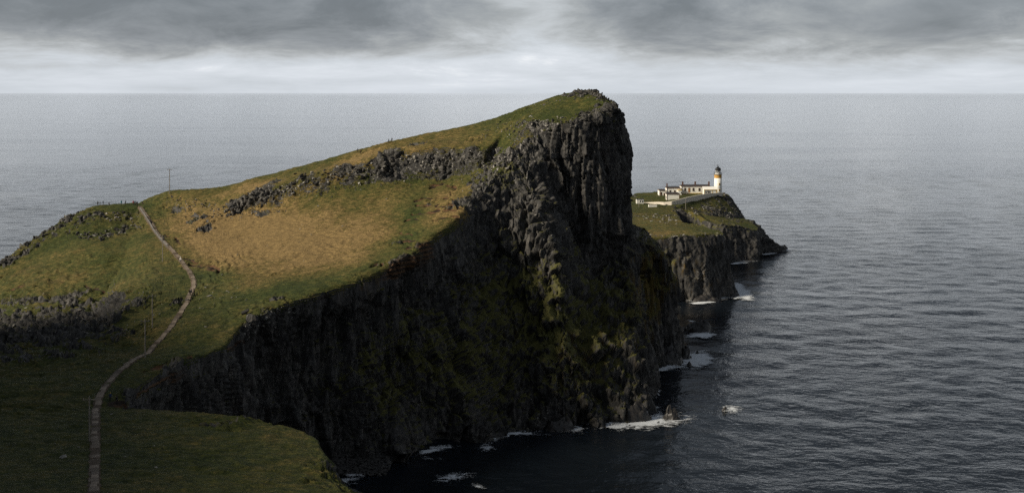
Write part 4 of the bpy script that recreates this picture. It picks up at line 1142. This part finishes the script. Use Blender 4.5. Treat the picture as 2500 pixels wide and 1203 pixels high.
cb = cloth('black', (0.012, 0.012, 0.014)); cn = cloth('navy', (0.015, 0.022, 0.06)); cr = cloth('red', (0.42, 0.03, 0.035)); ct = cloth('teal', (0.03, 0.30, 0.32))
cw = cloth('white', (0.7, 0.7, 0.72)); cg = cloth('grey', (0.10, 0.10, 0.11)); cj = cloth('jeans', (0.04, 0.06, 0.13)); co = cloth('olive', (0.05, 0.05, 0.025)); cbr = cloth('brown', (0.12, 0.05, 0.03)); cy_ = cloth('yellow', (0.6, 0.45, 0.05))
GS = 'walkers on the skyline saddle'
for (u, v, pose, rz, j, t, lab, g, kw) in (
        (238.7, 500.8, 'stand', 0.4, cb, cb, 'leftmost standing person in dark clothes on the skyline saddle', GS, dict(pack=cb, scale=1.04)),
        (244.3, 500.6, 'stand', -0.9, cg, cb, 'shorter dark person second from the left on the skyline saddle', GS, dict(scale=.88)),
        (251.7, 500.4, 'stand', 1.5, cb, cg, 'dark person standing alone third from the left on the skyline', GS, dict()),
        (266.3, 500.2, 'sit', 0.2, cb, cb, 'dark person sitting on the skyline grass between standing walkers', GS, dict()),
        (296.3, 500.0, 'stand', 0.7, ct, cb, 'person in a turquoise jacket standing on the skyline', GS, dict()),
        (306.0, 500.2, 'walk', -1.3, cb, cb, 'dark person with a backpack just right of the turquoise jacket', GS, dict(pack=cg)),
        (325.3, 500.2, 'stand', 0.3, cr, cb, 'person in a bright red jacket at the head of the path', GS, dict(scale=1.03)),
        (329.4, 500.4, 'stand', -0.5, cb, cj, 'dark clothed person directly right of the red jacket', GS, dict()),
        (332.6, 500.8, 'stand', 2.0, co, cb, 'olive clothed person third from the left in the path-top cluster', GS, dict()),
        (335.4, 502.6, 'walk', 0.0, cb, cb, 'front dark person stepping onto the path at its top', GS, dict(pack=cn)),
        (347.5, 498.5, 'sit', 0.9, cb, cb, 'dark person sitting on the bank right of the path head', GS, dict()),
        (366.5, 546.0, 'walk', 3.0, cn, cb, 'left one of two navy clothed walkers on the railed steep path', 'walkers on the path', dict(pack=cn)),
        (370.0, 549.5, 'walk', 2.9, cn, cb, 'right, nearer one of two navy clothed walkers on the railed steep path', 'walkers on the path', dict(pack=cb)),
        (399.5, 587.0, 'walk', 0.3, cg, cb, 'dark grey walker on the path where the handrail ends', 'walkers on the path', dict()),
        (440.8, 640.0, 'walk', 0.2, cw, cj, 'walker in a white top and jeans alone on the middle path', 'walkers on the path', dict(hair=cw)),
        (463.2, 721.0, 'walk', 3.1, cb, cb, 'black clothed walker on the left of the pair below the path bend', 'walkers on the path', dict(pack=cb)),
        (467.2, 720.0, 'walk', 3.0, cg, cb, 'grey clothed walker on the right of the pair below the path bend', 'walkers on the path', dict(pack=cg)),
        (948.8, 349.5, 'walk', -1.7, cb, cb, 'left one of the upper pair of dark walkers on the headland ridge', 'walkers on the headland ridge', dict()),
        (956.6, 347.5, 'walk', -1.8, cb, cb, 'right one of the upper pair of dark walkers on the headland ridge', 'walkers on the headland ridge', dict(pack=cb)),
        (873.2, 372.5, 'walk', -1.6, cb, cb, 'dark walker on the ridge skyline, left one of the lower pair', 'walkers on the headland ridge', dict()),
        (880.6, 376.0, 'walk', -1.7, cbr, cb, 'brown clothed walker just below the ridge, right one of the lower pair', 'walkers on the headland ridge', dict(pack=cb)),
        (269.2, 977.5, 'stand', 0.4, cj, cb, 'person in blue with a pale hat on the worn earth by the cove', 'people beside the cove', dict(hair=cy_, scale=.92)),
        (285.0, 987.0, 'stand', 1.2, cb, cb, 'person in black standing on the bare earth nearest the cove', 'people beside the cove', dict(scale=1.02))):
    person(u, v, pose, rz, j, t, lab, g, **kw)


# ------------------------------------------------------------------ stones
def stone_mesh(seed, flat=0.7, tall=1.0):
    r = random.Random(seed); bm = bmesh.new()
    pts = []
    for k in range(11):
        q = Vector((r.gauss(0, 1), r.gauss(0, 1), r.gauss(0, 1))).normalized()
        q = Vector([math.copysign(abs(c) ** 0.6, c) for c in q])
        bm.verts.new((q.x * .55 * r.uniform(.8, 1.2), q.y * .45 * r.uniform(.8, 1.2), q.z * .45 * flat * tall))
    res = bmesh.ops.convex_hull(bm, input=list(bm.verts))
    bmesh.ops.delete(bm, geom=[g for g in res['geom_interior'] if isinstance(g, bmesh.types.BMVert)], context='VERTS')
    me = bpy.data.meshes.new('stone'); bm.to_mesh(me); bm.free()
    return me


STONES = {k: [] for k in ('stone', 'pstone', 'wet')}
for k in STONES:
    for q in range(7):
        me = stone_mesh(q * 13 + 5, 0.75, 1.25 if k == 'stone' else 0.8); me.materials.append(M[k]); STONES[k].append(me)


def put_stone(name, loc, size, kind, parent=None, tall=1.0, rs=random):
    o = bpy.data.objects.new(name, rs.choice(STONES[kind])); COL.objects.link(o)
    o.location = loc; o.rotation_euler = (rs.uniform(-.35, .35), rs.uniform(-.35, .35), rs.uniform(0, 6.28)); o.scale = (size * rs.uniform(.8, 1.3), size * rs.uniform(.7, 1.1), size * tall * rs.uniform(.7, 1.1))
    if parent is not None: o.parent = parent
    return o


def stuff_stones(name, items, mat, parent, rs):
    """many small stones as one mesh"""
    V = []; Fc = []
    for loc, size, tall in items:
        me = rs.choice(STONES['stone']); R_ = Matrix.Rotation(rs.uniform(0, 6.28), 3, 'Z') @ Matrix.Rotation(rs.uniform(-.5, .5), 3, 'X'); b = len(V)
        sc3 = (size * rs.uniform(.7, 1.3), size * rs.uniform(.7, 1.2), size * tall * rs.uniform(.7, 1.2))
        for q in me.vertices:
            p = R_ @ Vector((q.co.x * sc3[0], q.co.y * sc3[1], q.co.z * sc3[2])) + loc
            V.append(tuple(p))
        for p in me.polygons:
            Fc.append(tuple(b + i for i in p.vertices))
    o = mesh_obj(name, V, Fc, mat, parent, kind='stuff')
    return o


rs = random.Random(17)


def band(pts, width, n, objs, smin, smax, pale=0.3):
    """stones strewn along a line of the crag"""
    out = []
    L = [math.hypot(b[0] - a[0], b[1] - a[1]) for a, b in zip(pts[:-1], pts[1:])]; T = sum(L)
    for _ in range(n):
        t = rs.uniform(0, T); k = 0
        while t > L[k] and k < len(L) - 1: t -= L[k]; k += 1
        q = t / L[k]; u = pts[k][0] + (pts[k + 1][0] - pts[k][0]) * q; v = pts[k][1] + (pts[k + 1][1] - pts[k][1]) * q
        h_ = hit(u + rs.gauss(0, 4), v + rs.gauss(0, width), objs)
        if h_:
            out.append((h_[0], smin + (smax - smin) * rs.random() ** 2.2, h_[1]))
    return out


crag = band([(545, 515), (640, 482), (740, 445), (830, 425), (900, 415), (1000, 395), (1090, 385), (1170, 390), (1240, 395)], 10, 640, [head], 0.4, 2.1)
crag += band([(600, 520), (740, 480), (860, 455), (1000, 435), (1100, 428), (1180, 430)], 8, 280, [head], 0.3, 1.0)
crag += band([(1240, 330), (1300, 300), (1380, 297), (1440, 285)], 7, 110, [head], 0.6, 1.8)
crag += band([(1290, 265), (1350, 243), (1430, 226), (1490, 248), (1515, 280)], 7, 150, [head], 0.3, 0.85)
crag += band([(400, 490), (470, 500), (560, 525), (620, 520)], 9, 170, [head], 0.35, 1.2)
crag += band([(1130, 470), (1190, 440), (1250, 400), (1290, 480), (1350, 580)], 20, 150, [head], 0.4, 1.5)
crag += band([(590, 830), (620, 790), (680, 765), (760, 735)], 8, 120, [head], 0.4, 1.3)
crag += band([(1180, 330), (1260, 300)], 9, 50, [head], 0.35, 1.1)
crag.sort(key=lambda c: -c[1] / c[0].y)
for loc, s_, nn in crag[:300]:
    put_stone('rock_block', loc, s_ * 0.68, 'pstone' if rs.random() < 0.3 else 'stone', head, rs.uniform(1.0, 2.1), rs)
rest = crag[300:]
stuff_stones('rubble', [(l, s_ * .62, 1.1) for l, s_, n_ in rest[::3]], M['pstone'], head, rs)
stuff_stones('rubble', [(l, s_ * .7, 1.4) for l, s_, n_ in rest[1::3] + rest[2::3]], M['stone'], head, rs)
hc = band([(60, 600), (130, 555), (200, 530), (300, 530), (340, 550)], 10, 170, [hill], 0.35, 1.3)
hc += band([(170, 575), (250, 575), (310, 560)], 6, 90, [hill], 0.5, 1.5)
hc += band([(0, 645), (60, 600), (140, 548), (200, 515)], 4, 90, [hill], 0.35, 1.1)
hc += band([(0, 790), (100, 800), (180, 790), (260, 770), (330, 730)], 24, 110, [hill], 0.3, 1.0)
hc.sort(key=lambda c: -c[1] / c[0].y)
for loc, s_, nn in hc[:220]:
    put_stone('rock_block', loc, s_ * 1.1, 'pstone' if rs.random() < 0.25 else 'stone', hill, rs.uniform(.8, 1.4), rs)
stuff_stones('rubble', [(l, s_, 1.0) for l, s_, n_ in hc[220:]], M['stone'], hill, rs)
kn = band([(1690, 520), (1740, 510), (1790, 525)], 7, 70, [knoll, point2], 0.6, 1.8) + band([(1745, 478), (1775, 482), (1790, 500), (1810, 525)], 6, 70, [knoll, point2], 0.8, 2.4)
for loc, s_, nn in kn:
    put_stone('rock_block', loc, s_, 'pstone' if rs.random() < 0.35 else 'stone', knoll, 1.0, rs)
p1 = band([(1575, 535), (1600, 528), (1640, 535), (1655, 545)], 5, 60, [point1], 0.6, 1.8) + band([(1548, 525), (1580, 526)], 3, 18, [point1], 0.5, 1.3) + band([(1560, 578), (1650, 576), (1760, 572)], 2, 40, [point1], 0.5, 1.4)
for loc, s_, nn in p1:
    put_stone('rock_block', loc, s_ * 1.1, 'pstone' if rs.random() < 0.75 else 'stone', point1, 0.9, rs)

# loose stones lying on the turf
GROUPS = [('small pale stone lying in the short grass right of the path bend', 'pale stones strewn right of the path bend', [(480, 780), (510, 740), (560, 700), (600, 770)], 26, 24, 0.3, 0.9),
          ('small pale stone lying in the field left of the path, above the gully edge', 'pale stones strewn left of the path', [(180, 830), (260, 800), (330, 790), (400, 750)], 14, 24, 0.3, 0.9),
          ('small pale stone lying in the golden grass of the sloping field', 'pale stones strewn over the golden field', [(560, 620), (700, 560), (850, 530), (960, 480)], 30, 18, 0.3, 0.8),
          ('small pale stone in the dark lowest foreground grass', 'pale stones in the foreground grass', [(120, 1130), (260, 1050), (420, 1110)], 28, 6, 0.2, 0.4)]
for lab, grp, pts, wd, n, s0, s1 in GROUPS:
    bb = sorted(band(pts, wd, n, [head], s0, s1), key=lambda c: -c[1])
    for q, (loc, s_, nn) in enumerate(bb):
        l2 = lab if q > 2 else ('largest', 'second largest', 'third largest')[q] + lab[5:]
        tag(put_stone('loose_stone', loc + Vector((0, 0, s_ * .1)), s_ * (1.5, 1.3, 1.15)[q] if q < 3 else s_, 'pstone', None, 0.7, rs), l2, 'stone', grp)
for (u, v, s_, lab) in ((155, 1117, 1.0, 'largest pale boulder in the dark foreground grass left of the path'), (597, 765, 2.0, 'grey boulder pair\'s larger block near the cliff brink below the golden field'),
                        (455, 735, 1.3, 'grey boulder right beside the path above its lower bend'), (436, 741, 1.6, 'dark grey boulder left of the path below the bend'),
                        (381, 1141, 0.45, 'single pale stone in the dark grass right of the path foot')):
    h_ = hit(u, v, [head])
    tag(put_stone('boulder', h_[0] + Vector((0, 0, s_ * .15)), s_, 'pstone' if s_ < 1.2 else 'stone', None, 0.8, rs), lab, 'boulder')

# ------------------------------------------------------------------ rocks in the surf
def sea_rock(name, u, v, wx, wy, hh, label, seed):
    hh *= 1.5; c = S(u, v, 0.0); n, m = 56, 22
    V = np.zeros((n, m, 3)); a = np.linspace(0, 2 * math.pi, n, endpoint=False)[:, None]; t = np.linspace(0, 1, m)[None, :]
    rr = np.sin(t * math.pi / 2) ** 0.8 * 1.12
    V[..., 0] = c[0] + wx / 2 * rr * np.cos(a); V[..., 1] = c[1] + wy / 2 * rr * np.sin(a); V[..., 2] = hh * (1 - rr ** 2.2) - 0.4
    f = V.reshape(-1, 3)
    k = fbm(f / (wx * 0.22), 4, seed) * 0.5; c2, e2, z2 = cells(f[:, :2] / max(0.9, wx * .13), f[:, 2], 1.2, seed)
    f[:, 2] += (k * 1.2 + 0.35 * c2) * hh * 0.55; f[:, 0] += fbm(f / 1.7 + 9, 2, seed + 1) * wx * .06; f[:, 1] += fbm(f / 1.7 + 19, 2, seed + 2) * wy * .06
    V = f.reshape(n, m, 3)
    o = grid_obj(name, V, True, M['wet'], {}, kind=None)
    return tag(o, label, 'rock', 'black rocks awash below the cliffs')


for q, (u, v, wx, wy, hh, lab) in enumerate((
        (1706, 808, 13, 7, 3.0, 'long flat black skerry in the sea right of the buttress'),
        (1632, 886, 11, 9, 4.5, 'black rock heap at the foot of the yellow-brown sea buttress'),
        (1672, 876, 5, 5, 3.2, 'small black rock at the outer corner of the buttress foot'),
        (1702, 865, 2.2, 1.5, 1.0, 'tiny black rock in the white surf off the buttress'),
        (1683, 893, 2.4, 2, 1.2, 'little black rock in the surf in front of the buttress rocks'),
        (1641, 1024, 5.5, 4.5, 2.6, 'round black rock ringed by surf off the headland\'s nearest corner'),
        (1545, 1026, 12, 7, 3.4, 'low black rock platform at the headland\'s near foot'),
        (1370, 1048, 9, 5, 2.2, 'low black ledge at the foot of the central rib'),
        (1770, 1001, 2.2, 1.8, 0.9, 'isolated small rock breaking the open dark water'),
        (1720, 735, 16, 7, 2.2, 'low rock ledge below the grass plateau cliff'),
        (1778, 722, 11, 9, 3.6, 'black boulder mass at the plateau cliff\'s seaward corner'),
        (1830, 636, 10, 5, 2.0, 'low rock at the foot of the middle bluff'),
        (1900, 612, 12, 6, 2.0, 'wave-washed ledge at the tip of the layered rock shelf'))):
    sea_rock('sea_rock', u, v, wx, wy, hh, lab, 100 + q)

# shingle at the back of the cove
sg = band([(820, 1100), (860, 1110), (900, 1120), (930, 1130)], 18, 1, [head], 0.3, 1.0)
items = []
for _ in range(900):
    u, v = rs.uniform(800, 950), rs.uniform(1080, 1160)
    if v < 1080 + (u - 800) * 0.25: continue
    p = S(u, v, 0.0); zz = max(0.0, (v - 1160) * -0.045)
    p = S(u, v, zz)
    items.append((Vector(p), rs.uniform(.5, 1.5), .7))
sh_ = stuff_stones('shingle', items, M['stone'], None, rs); tag(sh_, 'wet grey boulders of the shingle beach at the back of the cove', 'shingle', None, 'stuff')

# ------------------------------------------------------------------ surf
def foam_material():
    m = bpy.data.materials.new('sea_foam'); m.use_nodes = True
    t = NT(m.node_tree)
    out = t.node('ShaderNodeOutputMaterial'); b = t.node('ShaderNodeBsdfPrincipled'); tr = t.node('ShaderNodeBsdfTransparent'); mx_ = t.node('ShaderNodeMixShader')
    pos = t.node('ShaderNodeNewGeometry').outputs['Position']
    fe = t.attr('fade')
    n1 = t.noise(t.vmath('MULTIPLY', pos, (0.7, 1.0, 1.0)), 0.35, 6, 0.68, 0.8); n2 = t.noise(pos, 1.6, 5, 0.7, 1.2)
    x = t.math('ADD', t.math('MULTIPLY', n1, 1.0), t.math('ADD', t.math('MULTIPLY', n2, 0.6), t.math('MULTIPLY', fe, 0.62)))
    t.set(mx_.inputs[0], t.ramp(x, 1.04, 1.24, 0.0, 0.92))
    b.inputs['Base Color'].default_value = (0.72, 0.75, 0.77, 1); b.inputs['Roughness'].default_value = 0.8
    t.l.new(tr.outputs[0], mx_.inputs[1]); t.l.new(b.outputs[0], mx_.inputs[2]); t.l.new(mx_.outputs[0], out.inputs[0])
    return m


FOAM = foam_material()


def foam(u, v, wu, wv, ang, lab, power=1.0):
    wu *= 1.3; wv *= 1.5; power *= 0.92
    c = S(u, v, 0.0); k = c[1] / F; dYdv = c[1] / (v - HZ)
    n, m = 40, 12; V = np.zeros((n, m, 3)); fd = np.zeros((n, m))
    a = np.linspace(0, 2 * math.pi, n, endpoint=False)
    for j in range(m):
        t = j / (m - 1)
        du = wu * t * np.cos(a); dv = wv * t * np.sin(a); aa = math.radians(ang)
        u2 = du * math.cos(aa) - dv * math.sin(aa); v2 = du * math.sin(aa) + dv * math.cos(aa)
        V[:, j, 0] = c[0] + u2 * k; V[:, j, 1] = c[1] - v2 * dYdv; fd[:, j] = power * (1 - t) ** 0.7 * 1.0 - 0.12 * t
    f = V.reshape(-1, 3)
    V[..., 2] = (0.42 + 0.10 * fbm(f / 3.0, 2, 3)).reshape(n, m)
    o = grid_obj('surf', V[:, ::-1] if False else V, True, FOAM, {'fade': fd}, kind='stuff')
    o['label'] = lab; o['category'] = 'surf'


for (u, v, wu, wv, ang, lab, pw) in (
        (1565, 1032, 130, 18, -2, 'white surf around the near foot of the headland', 1.0), (1650, 1024, 60, 13, -6, 'white surf around the round rock', .75), (1600, 1000, 22, 22, 40, 'surf at the headland corner', .6),
        (1785, 1002, 40, 10, -4, 'patch of broken white water on the open sea', .75),
        (1700, 880, 56, 18, -10, 'white surf off the buttress foot', 1.25), (1640, 897, 66, 8, -3, 'surf line in front of the buttress rocks', .8), (1712, 858, 40, 5, -8, 'thin surf beside the small rock', .6),
        (1715, 820, 46, 8, -4, 'surf under the flat skerry', 1.05), (1688, 786, 22, 4, 4, 'surf behind the flat skerry', .8),
        (1806, 712, 30, 20, -30, 'white surf at the plateau corner', 1.35), (1755, 728, 55, 7, -4, 'surf line along the plateau cliff foot', .85), (1695, 736, 40, 4, 3, 'thin surf left of the plateau ledge', .6),
        (1815, 638, 48, 4, 0, 'surf line under the middle bluff', .8), (1920, 612, 34, 4, 0, 'surf at the rock shelf tip', .8), (1865, 618, 26, 4, 0, 'surf along the shelf foot', .6),
        (1410, 1050, 34, 12, 0, 'surf at the central rib foot', .7), (1280, 1062, 150, 5, -1, 'thin surf line under the dark face', .45), (1190, 1095, 34, 16, 0, 'white water off the western rib', .6),
        (1110, 1168, 62, 14, -4, 'white foam patch in the dark cove', .75), (1165, 1190, 26, 8, 10, 'small foam patch at the frame\'s foot', .6), (1050, 1120, 60, 10, 8, 'thin foam in the cove', .5),
        (870, 1165, 60, 22, -18, 'foam along the shingle', .5), (930, 1140, 50, 14, -10, 'foam before the shingle', .6), (2200, 1055, 26, 4, 0, 'lone whitecap on the dark open sea', .5)):
    foam(u, v, wu, wv, ang, lab, pw)


def foam_line(pts, width, lab, power=0.8, side=-1):
    """a broken wash along a stretch of shore"""
    pts = np.array([S(u, v, 0.0) for u, v in pts]); d = np.concatenate([[0], np.cumsum(np.linalg.norm(np.diff(pts[:, :2], axis=0), axis=1))])
    n = max(6, int(d[-1] / 0.8)); t = np.linspace(0, d[-1], n)
    x = np.interp(t, d, pts[:, 0]); y = np.interp(t, d, pts[:, 1])
    x = x + 0.8 * np.sin(t * 0.9) * np.sin(t * 0.37); y = y + 0.8 * np.sin(t * 0.7 + 1) * np.sin(t * 0.23)
    tx_, ty_ = np.gradient(x), np.gradient(y); L = np.hypot(tx_, ty_); ox, oy = -ty_ / L * side, tx_ / L * side
    m = 9; V = np.zeros((n, m, 3)); fd = np.zeros((n, m))
    wv = width * (0.65 + 0.5 * np.sin(t * 0.31 + width) * np.sin(t * 0.13))
    for j in range(m):
        q = j / (m - 1) * 1.5 - 0.5
        V[:, j, 0] = x + ox * wv * q; V[:, j, 1] = y + oy * wv * q
        fd[:, j] = power * (1 - abs(q)) * (0.7 + 0.5 * np.sin(t * 0.21 + j * 0.1)) * np.clip(np.minimum(t, d[-1] - t) / 3.0, 0, 1)
    V[..., 2] = 0.36 + 0.14 * fbm(V.reshape(-1, 3) / 3.0, 2, 9).reshape(n, m)
    o = grid_obj('surf', V, False, FOAM, {'fade': fd}, kind='stuff'); o['label'] = lab; o['category'] = 'surf'


foam_line([(1000, 1112), (1085, 1095), (1170, 1090), (1240, 1062), (1325, 1058), (1390, 1056), (1440, 1050), (1480, 1044), (1540, 1044), (1598, 1036)], 5.0, 'broken wash along the foot of the main cliff', .62)
foam_line([(1598, 1036), (1612, 1000), (1606, 965), (1596, 925), (1590, 912)], 4.0, 'wash along the shaded inlet side of the headland', .55)
foam_line([(1580, 912), (1610, 904), (1650, 894), (1690, 884), (1682, 868)], 4.5, 'wash around the buttress foot', 1.0)
foam_line([(1675, 742), (1735, 739), (1798, 730), (1812, 712), (1800, 690)], 5.0, 'wash along the grass plateau cliff', .95)
foam_line([(1772, 646), (1812, 643), (1853, 641)], 5.0, 'wash along the middle bluff', .8)
foam_line([(1856, 624), (1885, 619), (1910, 616), (1922, 608)], 5.0, 'wash around the layered shelf', .9)
foam_line([(800, 1190), (850, 1170), (900, 1155), (950, 1140), (1000, 1115)], 6.0, 'wash along the shingle of the cove', .45)
